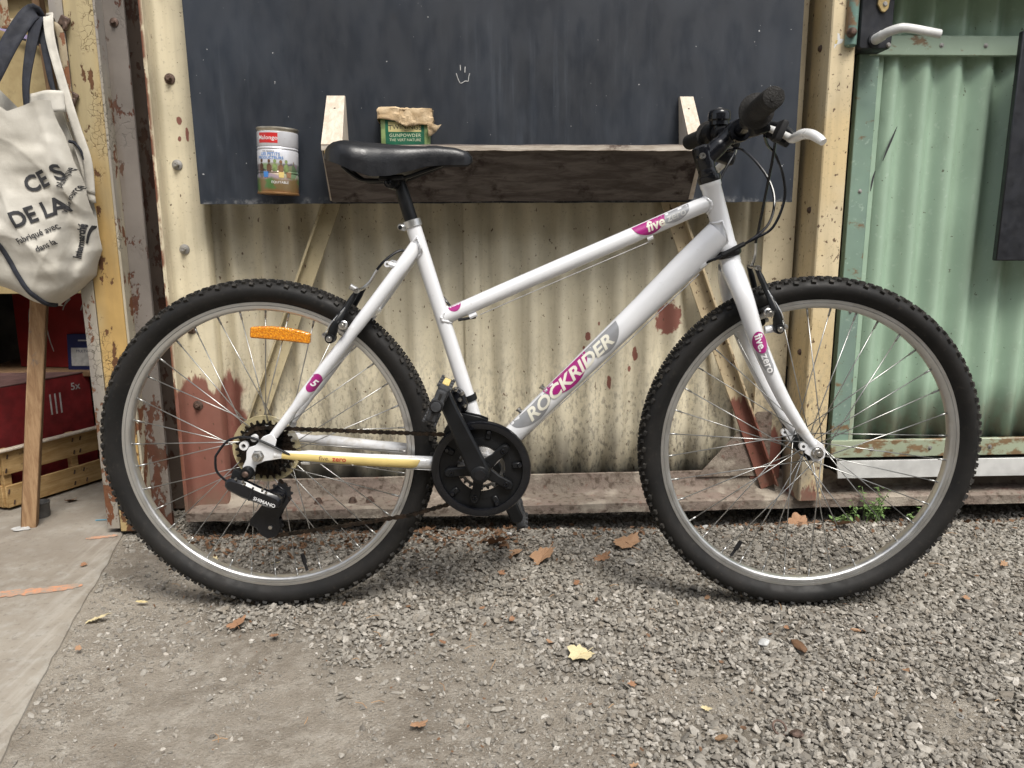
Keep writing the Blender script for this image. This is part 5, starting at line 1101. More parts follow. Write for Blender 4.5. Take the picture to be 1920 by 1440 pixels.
def build_crank():
    # spider + near crank arm
    mb = MB(); y0, y1 = -.066, -.052
    mb.lathe([(0,-.098), (.0135,-.098), (.0165,-.096), (.0185,-.082), (.0200,-.066), (.0190,-.050), (0,-.050)], 32, 'y', CC)
    a0 = math.atan2(CU.z, CU.x); side = Vector((CU.z, 0, -CU.x))
    P = []
    for t, w_ in ((0,.0185), (.02,.0190), (.06,.0172), (.11,.0150), (.15,.0138), (.165,.0140)): P.append((t, w_))
    poly = [(CC+CU*t+side*w_) for t, w_ in P] + [CC+CU*(.165+.0135*math.cos(q))+side*.0140*math.sin(q) for q in np.linspace(PI/2-.3, -PI/2+.3, 8)] + [(CC+CU*t-side*w_) for t, w_ in reversed(P)] + [CC+CU*(-.0175*math.cos(q))+side*-.0178*math.sin(q) for q in np.linspace(PI/2-.4, -PI/2+.4, 6)]
    mb.prism([(p.x, p.z) for p in poly][::-1], -.094, -.078, bev=.004)
    for k in range(5):
        a = a0 + 2*PI*k/5 + .0; dd = Vector((math.cos(a), 0, math.sin(a))); s_ = Vector((-dd.z, 0, dd.x)); q = [CC+dd*.012+s_*.0125, CC+dd*.035+s_*.0085, CC+dd*.062+s_*.0090, CC+dd*.0700+s_*.004, CC+dd*.0700-s_*.004, CC+dd*.062-s_*.0090, CC+dd*.035-s_*.0085, CC+dd*.012-s_*.0125]
        mb.prism([(p.x, p.z) for p in q], -.0665, -.0555, bev=.002)
    ck = bpart('crankset', mb, 'black_satin', ang=.6)
    mb = MB(); mb.lathe([(0,-.0985), (.0100,-.0985), (.0112,-.0970), (.0118,-.0955)], 24, 'y', CC); bpart('dust_cap', mb, 'black_gloss', ck)
    # guard ring
    mb = MB(); mb.lathe([(.0790,-.060), (.0800,-.064), (.0880,-.0655), (.0935,-.0645), (.0955,-.0605), (.0950,-.0565), (.0900,-.055), (.0800,-.056)], 96, 'y', CC, closed=True); bpart('chain_guard', mb, 'black_gloss', ck, recalc=True)
    bpart('chainring', ring_teeth(42, .0825, .0872, .060, -.0545, -.0520, (CC.x, CC.z)), 'black_satin', ck); bpart('chainring', ring_teeth(34, .0660, .0705, .0500, -.0465, -.0440, (CC.x, CC.z)), 'black_satin', ck); bpart('chainring', ring_teeth(24, .0440, .0490, .0385, -.0385, -.0362, (CC.x, CC.z)), 'bolt_grey', ck)
    mb = MB(); mb.lathe([(.046,-.0560), (.0600,-.0560), (.0600,-.0510), (.046,-.0510)], 64, 'y', CC, closed=True)
    for k in range(5):
        a = a0+2*PI*(k+.5)/5; dd = Vector((math.cos(a), 0, math.sin(a))); mb.box(CC+dd*.0705+Vector((0,-.0575,0)), (.022,.005,.012), rot_y(-a), .002)
    bpart('ring_carrier', mb, 'black_satin', ck, recalc=True)
    for k in range(5):
        a = a0+2*PI*(k+.5)/5; dd = Vector((math.cos(a), 0, math.sin(a))); mb = MB(); mb.lathe([(0,-.003), (.0035,-.003), (.0048,-.001), (.0048,.002)], 12, 'y', CC+dd*.0745+Vector((0,-.0605,0))); bpart('ring_bolt', mb, 'black_gloss', ck)
        a = a0+2*PI*k/5; dd = Vector((math.cos(a), 0, math.sin(a))); mb = MB(); mb.lathe([(.0022,-.0015), (.0042,-.002), (.0052,0)], 12, 'y', CC+dd*.0560+Vector((0,-.0668,0))); bpart('ring_bolt', mb, 'black_gloss', ck)
    # axle + far crank
    mb = MB(); mb.tube([CC+Vector((0,-.05,0)), CC+Vector((0,.082,0))], .0085, 16); poly2 = [(2*CC.x-p.x, 2*CC.z-p.z) for p in poly]; mb.prism(poly2[::-1], .076, .090, bev=.004); bpart('crank_arm', mb, 'black_satin', ck)
    for s, ctr in ((-1, CC+CU*.168), (1, CC-CU*.168)):
        y0 = s*.094; pd = Vector((.40, 0, .9165)).normalized() if s < 0 else Vector((-.33, 0, .944)).normalized(); pn = Vector((pd.z, 0, -pd.x))
        R = Matrix((pn, Vector((0,1,0)), pd)).transposed(); c = ctr+Vector((0, s*.146, 0)); mb = MB()
        mb.tube([ctr+Vector((0,s*.080,0)), ctr+Vector((0,s*.200,0))], [.0075,.0085], 14)
        for e in (-1, 1):
            mb.box(c+pd*e*.030, (.020,.084,.010), R, .004, 2); 
        for yy in (-.042, .042): mb.box(c+Vector((0,yy,0)), (.018,.012,.058), R, .004, 2); mb.box(c+Vector((0,yy,0)), (.023,.013,.024), R, .006, 2)
        for yy in (-.022, .0, .022): mb.box(c+Vector((0,yy,0)), (.013,.006,.058), R, .002)
        for e in (-1, 1):
            for yy in (-.036, -.012, .012, .036):
                for f in (-1, 1): mb.box(c+pd*e*.034+pn*f*.0105+Vector((0,yy,0)), (.005,.008,.006), R, .001)
        p = bpart('pedal', mb, 'pedal_plastic', ang=.5)
        for e in (-1, 1): mb = MB(); mb.box(c+pd*e*.0358, (.012,.046,.004), R, .001); bpart('reflector', mb, 'decal_yellow', p)
        for e in (-1, 1): mb = MB(); mb.box(c+pd*e*.018+Vector((0,s*.0487,0)), (.005,.0012,.011), R); bpart('slot', mb, 'gap_dark', p)
        mb = MB(); mb.lathe([(.006,-.001), (.010,-.0012), (.012,.001)] , 18, 'y', c+Vector((0,-.0492,0))); bpart('end_cap', mb, 'black_matte', p)
    return ck
build_crank()

# ---- cassette, chain, derailleurs
CS = (RH, WZ+.0035)
def build_drive():
    mb = MB(); mb.lathe([(.018,-.0195), (.062,-.0215), (.0665,-.0228), (.0672,-.0215), (.062,-.0195), (.018,-.0180)], 72, 'y', (CS[0], 0, CS[1]), closed=True); cs_ = bpart('spoke_protector', mb, 'spoke_guard', recalc=True)
    cas = None
    for i, (nt, y) in enumerate(((28,-.0265), (24,-.0305), (21,-.0345), (18,-.0385), (16,-.0425), (14,-.0465))):
        r = nt*.0127/(2*PI); ob = bpart('sprocket_cluster' if cas is None else 'sprocket', ring_teeth(nt, r-.0038, r+.0028, .017 if i == 0 else max(.015, r-.016), y-.0011, y+.0011, CS), 'cog_steel', cas, ang=.5)
        if cas is None: cas = ob
    mb = MB(); mb.lathe([(.008,-.052), (.0165,-.052), (.0180,-.049), (.0180,-.0225)], 32, 'y', (CS[0], 0, CS[1])); bpart('lock_ring', mb, 'cog_steel', cas)
    for th, wd in ((2.55, .02), (-.75, .02), (1.35, .014)):      # small print round the largest cog
        fn = lambda u, v, th=th: (CS[0]+(.0475+v)*math.cos(th-u/.0475), -.0285, CS[1]+(.0475+v)*math.sin(th-u/.0475)); decal('lettering', 'label_paper', cas, fn, text='SHIMANO', size=.0062, L=.004)
    # chain: links along upper and lower run
    def link_run(path, y, shift=0.):
        mb = MB(); tot = [0.]
        for a, b in zip(path, path[1:]): tot.append(tot[-1]+math.dist(a, b))
        n = int(tot[-1]/.0127)
        def at(s):
            for i in range(len(path)-1):
                if s <= tot[i+1] or i == len(path)-2: t = (s-tot[i])/(tot[i+1]-tot[i]); return (path[i][0]+(path[i+1][0]-path[i][0])*t, path[i][1]+(path[i+1][1]-path[i][1])*t, path[i][2]+(path[i+1][2]-path[i][2])*t)
        for k in range(n):
            p, q = Vector(at(k*.0127)), Vector(at((k+1)*.0127)); dd = (q-p).normalized(); nn = Vector((-dd.z, 0, dd.x)); c = (p+q)/2; out = k % 2; dy = .0032 if out else .0018
            for s in (-1, 1):
                pts = []
                for uu, vv in ((-.0090,0), (-.0078,.0034), (-.0045,.0040), (0,.0023), (.0045,.0040), (.0078,.0034), (.0090,0), (.0078,-.0034), (.0045,-.0040), (0,-.0023), (-.0045,-.0040), (-.0078,-.0034)): w_ = c+dd*uu+nn*vv; pts.append((w_.x, w_.z))
                yc = c.y+s*dy; mb.prism(pts, yc-.0006, yc+.0006)
            mb.tube([p+Vector((0,-.0040,0)), p+Vector((0,.0040,0))], .0019, 8); mb.tube([p+Vector((0,-.0024,0)), p+Vector((0,.0024,0))], .0036, 8)
        return mb
    up0 = (CS[0]-.012, -.0345, CS[1]+.0445); up1 = (CS[0]+.004, -.0345, CS[1]+.0455)
    path = [(CS[0]-.040,-.0345,CS[1]+.020), (CS[0]-.028,-.0345,CS[1]+.036), up0, up1, (CC.x-.050,-.0452,CC.z+.0640), (CC.x-.02,-.0452,CC.z+.0685), (CC.x+.01,-.0452,CC.z+.0685)]
    lo = [(-.4660,-.0455,.1660), (-.40,-.0455,.1760), (-.30,-.0455,.192), (-.20,-.0455,.2085), (CC.x-.045,-.0452,CC.z-.0700), (CC.x+.01,-.0452,CC.z-.0690)]
    ch = bpart('chain', link_run(path, 0), 'rusty_chain', smooth=False); bpart('chain_run', link_run(lo, 0), 'rusty_chain', ch, smooth=False)
    bpart('chain_run', link_run([(-.452,-.041,.2775), (-.437,-.042,.262), (-.436,-.044,.246), (-.452,-.045,.232), (-.470,-.0455,.216), (-.488,-.0455,.200), (-.492,-.0455,.183), (-.483,-.0455,.169), (-.466,-.0455,.166)], 0), 'rusty_chain', ch, smooth=False)
    # rear derailleur
    mb = MB(); A, B = Vector((-.5330,0,.2870)), Vector((-.4440,0,.2500)); dd = (B-A).normalized(); nn = Vector((-dd.z,0,dd.x))
    def pq(u, v): p = A+dd*u+nn*v; return (p.x, p.z)
    mb.prism([pq(-.010,-.004), pq(-.004,-.013), pq(.030,-.0175), pq(.052,-.0170), pq(.090,-.0165), pq(.103,-.010), pq(.104,.004), pq(.096,.0115), pq(.050,.0135), pq(.030,.0155), pq(.0,.0125), pq(-.009,.006)], -.092, -.072, bev=.005)
    dr = bpart('rear_derailleur', mb, 'black_gloss', ang=.6)
    mb = MB(); mb.prism([pq(.043,-.015), pq(.046,-.016), pq(.046,.0125), pq(.043,.0125)], -.0926, -.090); bpart('groove', mb, 'black_matte', dr)
    decal('lettering', 'decal_white', dr, lambda u, v: (pq(.0735+u, -.0075+v)[0], -.0926, pq(.0735+u, -.0075+v)[1]), text='SHIMANO', size=.0098, bold=.0002, L=1)
    mb = MB(); mb.lathe([(0,-.088), (.0040,-.088), (.0050,-.084), (.0105,-.084), (.0125,-.081), (.0125,-.062), (0,-.062)], 22, 'y', (-.5030, 0, .3045)); mb.box((-.517,-.074,.299), (.030,.020,.024), rot_y(.35), .006, 2); bpart('mount', mb, 'black_satin', dr)
    mb = MB(); mb.lathe([(0,-.0885), (.0042,-.0885), (.0065,-.0855)], 16, 'y', (-.5030, 0, .3045)); bpart('pivot_bolt', mb, 'bolt_rusty', dr)
    for (x, z) in ((-.519,.301), (-.506,.2965), (-.503,.291), (-.470,.281), (-.464,.2735)): mb = MB(); mb.lathe([(0,-.0035), (.0022,-.003), (.0026,0)], 10, 'y', (x, -.0895, z-.003)); bpart('adjuster', mb, 'steel', dr)
    mb = MB(); mb.prism([(-.468,.262), (-.452,.274), (-.436,.262), (-.433,.240), (-.446,.222), (-.455,.205), (-.452,.186), (-.462,.169), (-.480,.164), (-.493,.172), (-.500,.186), (-.513,.192), (-.512,.203), (-.492,.226), (-.476,.246)], -.0565, -.054, bev=.0008); mb.prism([(-.468,.262), (-.452,.274), (-.436,.262), (-.433,.240), (-.446,.222), (-.455,.205), (-.452,.186), (-.462,.169), (-.480,.164), (-.493,.172), (-.500,.186), (-.492,.226), (-.476,.246)], -.0385, -.036, bev=.0008); mb.box((-.4525,-.0635,.2500), (.026,.018,.030), rot_y(.4), .006, 2); bpart('cage', mb, 'black_gloss', dr)
    for (x, z) in ((-.4720,.1880), (-.4500,.2540)):
        jw = bpart('jockey_wheel', ring_teeth(11, .0185, .0228, .0045, -.0475, -.0435, (x, z)), 'black_matte', dr); mb = MB(); mb.lathe([(0,-.0590), (.0040,-.0590), (.0048,-.0570)], 6, 'y', (x, 0, z)); bpart('pivot_bolt', mb, 'steel', dr)
    # front derailleur
    mb = MB(); c = Vector((-.0855,0,.4330)); dd = Vector((.095,0,-.325)).normalized(); mb.tube([c-dd*.006, c+dd*.006], .0168, 22); fd = bpart('front_derailleur', mb, 'black_satin')
    mb = MB(); mb.prism([(-.118,.455), (-.106,.462), (-.090,.450), (-.083,.430), (-.086,.415), (-.100,.412), (-.108,.430)], -.047, -.020, bev=.004); bpart('body', mb, 'black_gloss', fd)
    mb = MB(); mb.prism([(-.100,.417), (-.060,.408), (-.045,.402), (-.046,.390), (-.070,.385), (-.105,.378), (-.125,.370), (-.130,.380), (-.112,.405)], -.0565, -.0545, bev=.0008); mb.prism([(-.100,.417), (-.060,.408), (-.045,.402), (-.046,.390), (-.070,.385), (-.105,.378), (-.125,.370), (-.130,.380), (-.112,.405)], -.038, -.036, bev=.0008); bpart('cage', mb, 'black_satin', fd)
    for (x, z) in ((-.106,.459), (-.094,.452), (-.098,.440), (-.090,.428)): mb = MB(); mb.lathe([(0,-.006), (.0035,-.0055), (.0045,0)], 10, 'y', (x, -.047, z)); bpart('screw', mb, 'steel', fd)
build_drive()

# ---- V-brakes
def build_brake(pv, tp, yp, yt, fwd, name='brake'):
    """pv/tp: pivot and top of the arms in x-z"""
    A, B = Vector((pv[0],0,pv[1])), Vector((tp[0],0,tp[1])); dd = (B-A).normalized(); nn = Vector((-dd.z,0,dd.x))*fwd; root = None
    for s in (-1, 1):
        mb = MB(); a = A+Vector((0,s*yp,0)); b = B+Vector((0,s*yt,0))
        P = spline([a, a+dd*.03+nn*.004+Vector((0,s*.003,0)), a.lerp(b,.6)+nn*.003+Vector((0,s*.002,0)), b], 5); mb.tube(P, [.0088]*4+[.0072]*5+[.0058]*5+[.0048]*2, 12); mb.lathe([(0,-.012), (.0085,-.012), (.0095,-.009), (.0095,.009), (.0085,.012), (0,.012)], 18, 'y', a)
        br = bpart(name, mb, 'black_satin', root, ang=.6) if root is None else bpart('arm', mb, 'black_satin', root, ang=.6); root = root or br
        mb = MB(); mb.lathe([(0,-.0165), (.003,-.0165), (.0034,-.015), (.0055,-.0145), (.0058,-.011)] if s < 0 else [(.0058,.011), (.0055,.0145), (0,.0165)], 14, 'y', a); bpart('pivot_bolt', mb, 'steel', root)
        # pad and its holder
        pc = a+dd*.034 - nn*.0105; pad_y = s*(.0185); mb = MB(); mb.tube([Vector((pc.x, pad_y, pc.z))+Vector((0,s*.002,0)), Vector((pc.x, s*(yp+.012), pc.z))], .0042, 10); mb.lathe([(0,-.0085), (.0035,-.0085), (.0040,-.007), (.0068,-.0065), (.0068,.006), (.0085,.007)] if s < 0 else [(.0085,-.007), (.0068,.0065), (0,.0085)], 14, 'y', (pc.x, s*(yp+.010), pc.z)); bpart('pad_nut', mb, 'steel', root)
        t_ = Vector((pc.x-0, 0, pc.z)); tang = Vector((-(pc.z-WZ), 0, pc.x-(RH if pc.x < 0 else FH))).normalized(); mb = MB(); R = Matrix((tang, Vector((0,1,0)), Vector((-tang.z,0,tang.x)))).transposed(); mb.box(Vector((pc.x, s*.0185, pc.z)), (.052,.011,.0105), R, .003); bpart('brake_pad', mb, 'black_matte', root)
        mb = MB(); mb.tube(spline([a+nn*.011+dd*.004+Vector((0,s*.008,0)), a+nn*.010+dd*.03+Vector((0,s*.009,0)), a.lerp(b,.62)+nn*.0035+Vector((0,s*.007,0))], 6), .0011, 6); bpart('spring', mb, 'steel', root)
        mb = MB(); mb.lathe([(0,-.006), (.0048,-.005), (.0055,0)], 10, 'y', a+nn*.0115-Vector((0,.004,0))); bpart('screw', mb, 'steel', root)
    mb = MB(); b = B; mb.tube([b+Vector((0,-yt-.010,0)), b+Vector((0,yt+.008,0))], .0032, 10); mb.lathe([(0,-.016), (.0045,-.016), (.0050,-.010), (.0050,-.004)], 10, 'y', b+Vector((0,-yt,0))); bpart('link_wire', mb, 'steel', root)
    return root
RB = build_brake((-.3360,.5590), (-.2870,.6450), .052, .028, 1); FB = build_brake((.4900,.5740), (.4545,.6830), .056, .024, -1)
for (pts, r, mat, par) in (
    ([(-.287,.010,.646), (-.2795,.004,.650), (-.268,0,.660), (-.257,-.004,.676), (-.2525,-.006,.682)], .0028, 'steel', RB), ([(.4545,.010,.684), (.456,.002,.694), (.4555,-.008,.710), (.4535,-.012,.728)], .0028, 'steel', FB)):
    mb = MB(); mb.tube(spline(pts, 6), r, 8); bpart('noodle', mb, mat, par)
mb = MB(); mb.tube([(-.300,-.034,.6535), (-.288,-.030,.6460)], [.0055,.0055], 12); bpart('barrel', mb, 'alloy', RB)

# ---- cables
def cable(pts, r=.0025, name='cable', mat='black_gloss', n=7): mb = MB(); mb.tube(spline(pts, n), r, 8); return bpart(name, mb, mat)
cable([(.448,-.110,.9100), (.4560,-.085,.9000), (.4610,-.06,.8729), (.4605,-.035,.8179), (.4560,-.018,.7527), (.4535,-.012,.727)])
cable([(.4250,-.125,.905), (.4420,-.09,.8935), (.4660,-.055,.8830), (.4911,-.03,.8474), (.4985,-.022,.805), (.482,-.02,.7574), (.4538,-.02,.7383), (.4204,-.022,.722), (.3821,-.022,.7018), (.3620,-.014,.692)])
cable([(.425,.12,.905), (.4452,.08,.9040), (.4780,.04,.8583), (.4900,.01,.8106), (.4760,-.01,.7624), (.4355,-.020,.7290), (.405,-.0225,.713), (.3760,-.021,.6975)])
cable([(.432,.10,.905), (.4277,.07,.8965), (.3978,.045,.8479), (.3900,.035,.80), (.372,.022,.775)])
c_ = cable([(.4300,-.0225,.7268), (.4204,-.0225,.7220), (.405,-.0228,.7140), (.3900,-.0225,.7060)], .0045, 'cable_sleeve', 'black_matte')
cable([(-.5330,-.080,.2860), (-.5480,-.080,.2960), (-.5606,-.076,.3103), (-.5620,-.073,.330), (-.5581,-.072,.3419), (-.5337,-.070,.368), (-.4928,-.072,.3731), (-.4437,-.072,.3521), (-.4100,-.068,.331), (-.3990,-.064,.3235)], .0024)
cable([(-.2000,.012,.7164), (-.2100,.010,.7170), (-.2233,.004,.7106), (-.2409,-.004,.6965), (-.2535,-.006,.682)], .0026)
cable([(-.068,-.006,.5915), (-.085,-.006,.589), (-.102,-.006,.586)], .0026); cable([(-.118,.004,.612), (-.124,.006,.620), (-.133,.012,.630)], .0026)
mb = MB(); P = [(.3500,-.020,.6720), (.20,-.014,.5235), (.05,-.010,.3800), (-.02,-.010,.3115)]; mb.tube(P, .0009, 6); mb.tube([(.26,-.003,.7315), (.08,-.003,.6560), (-.06,-.003,.5960)], .0009, 6); mb.tube([(-.39,-.062,.321), (-.25,-.050,.3075), (-.12,-.038,.2960)], .0009, 6); bpart('cable_wire', mb, 'steel')
# ------------------------------------------------------------------ fallen leaves, litter, weed, small finds
def leaf_mesh(kind, seed, curl=.45):
    r = random.Random(seed); mb = MB(); n = 34; V = [(0, 0, 0)]
    for i in range(n):
        a = 2*PI*i/n
        if kind == 'plane':     # lobed leaf
            rr = .52+.24*abs(math.cos(2.5*(a-PI/2)))**1.3*r.uniform(.5,1.3) + .10*abs(math.sin(9*a)) + .12*r.random(); rr *= .75 if math.sin(a) < -.75 else 1
        elif kind == 'oval': rr = 1/math.sqrt((math.cos(a)/.36)**2+(math.sin(a)/.95)**2)*(1+.08*r.random())
        else: rr = (.45+.45*r.random())                    # torn piece
        x, y = rr*math.cos(a), rr*math.sin(a); V.append((x, y, curl*(.55*x*x-.35*abs(y)*y+.25*(r.random()-.5)+.3*abs(x)*abs(y))))
    mid = [(x*.5, y*.5, z*.35+.03*(r.random()-.5)) for x, y, z in V[1:]]; V += mid
    F = [(0, n+1+i, n+1+(i+1) % n) for i in range(n)] + [(n+1+i, 1+i, 1+(i+1) % n, n+1+(i+1) % n) for i in range(n)]; mb.add(V, F)
    if kind != 'torn': mb.tube([(0, .1, .02), (0, -.6, .03), (.06, -1.15, .10)], [.02,.026,.018], 5)
    me = bpy.data.meshes.new('leaf'); me.from_pydata(mb.v, [], mb.f); me.shade_smooth(); return me
LEAF = {}
def leaf(kind, x, y, size, mat, label, group=None, seed=0, tilt=.25, rz=None, z=.010, name='dry_leaf'):
    r = random.Random(seed+int(x*1000)); key = (kind, mat, seed % 4)
    if key not in LEAF: LEAF[key] = leaf_mesh(kind, seed % 4+len(kind)); LEAF[key].materials.append(M[mat])
    o = bpy.data.objects.new(name, LEAF[key]); COL.objects.link(o); o.scale = (size*r.uniform(.7, 1.1), size*r.uniform(.8, 1.15), size); o.location = (x, y, z+float(ground_z(x, y)) if x > slab_x(y) else .012)
    o.rotation_euler = ((r.random()-.5)*2*tilt, (r.random()-.5)*2*tilt, r.random()*2*PI if rz is None else rz); tag(o, label, 'leaf', group)
def build_leaves():
    G = 'dry leaves fallen on the gravel'
    leaf('plane', .153, .205, .046, 'leaf_brown', 'pointed brown dry leaf on gravel just right of the lower pedal', G, 1, .35, 2.6, .016)
    leaf('plane', .049, .275, .040, 'leaf_brown', 'curled tan leaf lying on gravel right below the lower pedal', G, 2, .6, 1.0, .018)
    leaf('torn', .088, .236, .032, 'leaf_brown', 'brown leaf scrap touching the curled tan leaf below the pedal', G, 3, .3)
    leaf('plane', .361, .275, .044, 'leaf_brown', 'brown dry leaf on gravel left of the front wheel', G, 0, .4, .6, .016); leaf('torn', .288, .200, .028, 'leaf_brown', 'ragged pale brown leaf in front of the one left of front wheel', G, 1, .4)
    leaf('plane', .934, .350, .034, 'leaf_brown', 'crumpled brown leaf beside the green weed, inside the front wheel', G, 2, .5, 4, .016); leaf('plane', .841, .40, .036, 'leaf_brown', 'orange brown leaf tucked under the sill behind the front wheel', G, 3, .7, 1.2, .014)
    leaf('plane', .181, -.221, .036, 'leaf_yellow', 'pale yellow dry leaf with long stalk on the gravel in the foreground', G, 1, .2, 2.3, .012)
    leaf('oval', -.757, -.022, .026, 'leaf_yellow', 'pale yellow narrow leaf on the earth beside the slab edge', G, 0, .2, 1.9, .010); leaf('oval', -.703, .054, .015, 'leaf_yellow', 'small yellowish oval leaf on earth left of the rear wheel', G, 0, .2, 1.5)
    leaf('plane', -.471, -.065, .022, 'leaf_brown', 'brown curled leaf on the earth below the rear wheel', G, 3, .6, .4, .014)
    leaf('torn', -.616, .241, .016, 'leaf_yellow', 'yellow leaf scrap inside the rear wheel, left one of two', G, 2, .3); leaf('torn', -.469, .217, .015, 'leaf_yellow', 'yellow leaf scrap inside the rear wheel, right one of two', G, 3, .3)
    leaf('torn', -.095, -.405, .020, 'leaf_brown', 'tan leaf piece on bare earth near the bottom edge', G, 1, .3); leaf('plane', -1.15, .666, .022, 'leaf_brown', 'brown leaf on the slab in front of the wooden crate', G, 2, .4); leaf('torn', -1.045, .70, .026, 'leaf_brown', 'crumpled brown leaf on the slab beside the column foot', G, 3, .8)
    S = 'small brown leaf scrap lying on the ground'; GS = 'small leaf scraps on the ground'
    for i, (x, y) in enumerate(((.101,.085), (.128,-.176), (-.387,-.112), (-.734,-.143), (-.068,-.164), (.254,-.311), (.84,-.218), (.734,-.299), (.007,-.03), (.218,-.508), (.064,-.082), (.586,-.144), (.21,.06), (.05,.12), (.47,-.02), (.30,-.06), (1.0,-.05), (1.2,.12), (1.1,.30), (-.9,.22))):
        leaf('torn', x, y, .008+.006*random.random(), 'leaf_brown', S, GS, i, .4, z=.012, name='leaf_scrap')
    leaf('torn', .36, -.381, .011, 'leaf_yellow', 'bright yellow flat scrap on the gravel near the bottom edge', None, 1, .1, name='yellow_scrap')
build_leaves()
def build_litter(N=1700):
    """fine crumbled leaf litter caught along the wall"""
    mb = MB(); r = random.Random(21)
    for i in range(N):
        if i < N*.62: x, y = r.uniform(-.80, .12), .36+r.gauss(0, .07)
        elif i < N*.85: x, y = r.uniform(.1, 1.5), .40+r.gauss(0, .05)
        else: x, y = r.uniform(-.7, 1.3), r.uniform(-.5, .35)
        s = r.uniform(.002, .0105)*(1 if i < N*.85 else .6)
        if y > .60 or x < slab_x(y)+.02: continue
        z = float(ground_z(x, y))+.008+r.random()*.006; R = rot_z(r.random()*6.28) @ rot_x(r.gauss(0, .5)) @ rot_y(r.gauss(0, .5)); k = 5
        V = [Vector((x, y, z))+R @ Vector((s*(.6+.6*r.random())*math.cos(2*PI*j/k), s*.6*(.6+.6*r.random())*math.sin(2*PI*j/k), .2*s*r.random())) for j in range(k)]; mb.add(V, [tuple(range(k))])
    o = mb.build('leaf_litter', 'leaf_dark', smooth=False); tag(o, 'crumbled brown leaf litter caught along the foot of the wall', 'leaf litter', kind='stuff')
    mb = MB()
    for i in range(60):
        x, y = r.uniform(-.75, 1.3), r.uniform(-.5, .4)
        if x < slab_x(y)+.02: continue
        z = float(ground_z(x, y))+.011; a = r.random()*PI; L_ = r.uniform(.008, .03); d = Vector((math.cos(a), math.sin(a), r.gauss(0, .15))); p = Vector((x, y, z)); mb.tube([p, p+d*L_*.5+Vector((.002,.002,.002)), p+d*L_], .0007, 4)
    tag(mb.build('twig_litter', 'wood_leg'), 'thin dry twigs and straws scattered over the gravel', 'twigs', kind='stuff')
build_litter()
def build_weed(x0, y0, n, h, label, seed):
    r = random.Random(seed); W = empty('weed', (x0, y0, 0), 0, label, 'weed'); st = MB(); lf = MB()
    for i in range(n):
        a = r.uniform(0, 2*PI); L_ = h*r.uniform(.45, 1.05); lean = r.uniform(.15, .75); p0 = Vector((r.gauss(0, .022), r.gauss(0, .012), -.01)); P = [p0]
        for k in range(1, 7): t = k/6; P.append(p0+Vector((math.cos(a)*lean*L_*t*t, math.sin(a)*lean*L_*t*t*.5-.01*t, L_*t*(1-.25*lean*t))))
        st.tube(P, [.0012]*4+[.0008]*3, 5)
        for k in range(2, 7):
            for q in range(r.randint(2, 4)):
                b = r.uniform(0, 2*PI); s = r.uniform(.005, .0105); c = P[k]+Vector((r.gauss(0, .005), r.gauss(0, .005), r.gauss(0, .004))); R = rot_z(b) @ rot_x(r.uniform(-.9, .5))
                lf.add([c, c+R @ Vector((s*.5, s*.55, s*.12)), c+R @ Vector((0, s*1.5, 0)), c+R @ Vector((-s*.5, s*.55, s*.12))], [(0,1,2), (0,2,3)])
    st.build('stem', 'weed_green', W); lf.build('leaves', 'weed_green', W, smooth=False)
build_weed(1.045, .405, 11, .105, 'green leafy weed growing at the wall behind the front wheel', 4); build_weed(1.165, .40, 6, .045, 'small green sprig right of the larger weed', 8); build_weed(.965, .405, 5, .05, 'little green sprig left of the larger weed', 9)
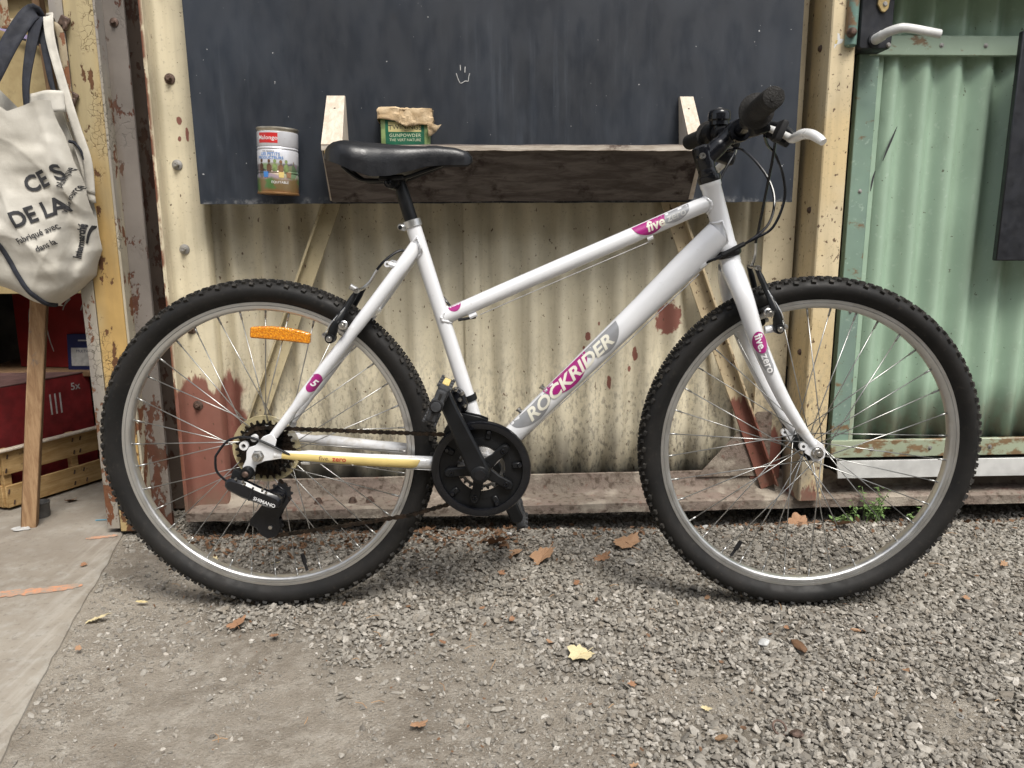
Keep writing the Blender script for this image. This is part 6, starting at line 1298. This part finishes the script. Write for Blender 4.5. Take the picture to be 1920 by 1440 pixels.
def build_finds():
    def ring(x, y, r1, r2, mat, label, z=.012, tilt=.2, name='metal_ring'):
        mb = MB(); mb.lathe([(r1,-.001), (r2,-.001), (r2,.001), (r1,.001)], 22, 'z', closed=True); o = mb.build(name, mat); o.location = (x, y, z+float(ground_z(x, y))); o.rotation_euler = (tilt, tilt*.5, 0); tag(o, label, 'washer')
    ring(.350, .175, .0018, .0115, 'bolt_grey', 'grey metal washer on gravel beside the brown leaf', name='washer'); ring(.105, -.14, .0045, .007, 'bolt_grey', 'small grey ring on gravel below the pedal'); ring(.455, -.44, .0095, .0125, 'bolt_rusty', 'dark open ring half buried in the gravel in the foreground', .010, .6); ring(.745, -.43, .003, .0055, 'bolt_grey', 'tiny metal ring in the gravel near the bottom right corner')
    def nugget(x, y, size, mat, label, cat, name, seed=1, z=.010):
        bm = bmesh.new(); bmesh.ops.create_icosphere(bm, subdivisions=2, radius=1.); r = random.Random(seed)
        for v in bm.verts: k = 1+.28*(r.random()-.5); v.co = Vector((v.co.x*size[0]*k, v.co.y*size[1]*k, v.co.z*size[2]*k))
        me = bpy.data.meshes.new(name); bm.to_mesh(me); bm.free(); me.materials.append(M[mat]); o = bpy.data.objects.new(name, me); COL.objects.link(o); o.location = (x, y, z+float(ground_z(x, y))); o.rotation_euler = (0, 0, seed); tag(o, label, cat)
    nugget(.475, -.455, (.010,.008,.006), 'bolt_rusty', 'rusty bolt head lying beside the dark open ring', 'bolt', 'rusty_bolt', 3); nugget(.36, -.455, (.004,.011,.004), 'wood_brown', 'brown twig piece left of the dark open ring', 'twig', 'twig_piece', 5)
    nugget(.525, -.19, (.014,.010,.005), 'label_paper', 'crumpled pale paper scrap on gravel below the front wheel', 'paper', 'paper_scrap', 7); nugget(.585, -.205, (.022,.010,.005), 'leaf_dark', 'dark dried clump beside the crumpled pale paper scrap', 'clump', 'dried_clump', 8)
    nugget(.078, .345, (.008,.006,.004), 'label_paper', 'white stone chip lying below the crank', 'stone', 'stone_chip', 2); nugget(.59, .40, (.018,.006,.003), 'label_paper', 'white flat chip under the sill behind the front wheel', 'chip', 'white_chip', 4); nugget(.71, -.165, (.010,.003,.003), 'leaf_brown', 'orange brick sliver on the gravel right of the front wheel', 'brick', 'brick_sliver', 9, .012)
    mb = MB(); mb.tube(spline([(-1.01,.51,.0085), (-.975,.505,.011), (-.94,.49,.013), (-.915,.47,.011), (-.905,.455,.008)], 6), .0013, 6); tag(mb.build('blue_wire', 'paper_blue'), 'thin blue wire lying on the slab beside the rear wheel', 'wire')
    mb = MB(); mb.tube([(.86,.40,.34), (.862,.40,.36)], .001, 4)
    # torn sticker on the door post
    mb = MB(); v, f = flat_mesh(polys=[[(-.010,-.017), (-.004,-.008), (.008,-.004), (.012,.004), (.003,.006), (.001,.016), (-.004,.018), (-.003,.004), (-.009,-.004)]], L=1); mb.add([(.862+a, .4172, 1.185+b) for a, b in v], f); st = mb.build('torn_sticker', 'paper_white'); tag(st, 'torn white and yellow sticker on the cream door post', 'sticker')
    v, f = flat_mesh(polys=[[(-.009,-.006), (-.004,-.006), (-.002,.003), (-.007,.002)]], L=1); MB().add([(.862+a, .4168, 1.185+b) for a, b in v], f).build('sticker_patch', 'decal_yellow', st)
    # scratches of black marker on the green door
    def mark(pts, label, w_=.0025):
        P = spline([(a, .4765-.0098*math.cos(2*PI*(a-1.113)/.0795)*0-.0105, b) for a, b in pts], 5); mb = MB(); mb.tube(P, [w_*math.sin(PI*(i+1)/(len(P)+1))+.0003 for i in range(len(P))], 6, flat=((0,1,0), .15)); o = mb.build('marker_scribble', 'print_black'); tag(o, label, 'scribble')
    mark([(1.047,1.000), (1.038,.975), (1.026,.942), (1.018,.918)], 'upper black slanting scribble on the green door'); mark([(1.001,.895), (.996,.872), (.993,.845)], 'lower black forked scribble at the edge of the green door')
build_finds()
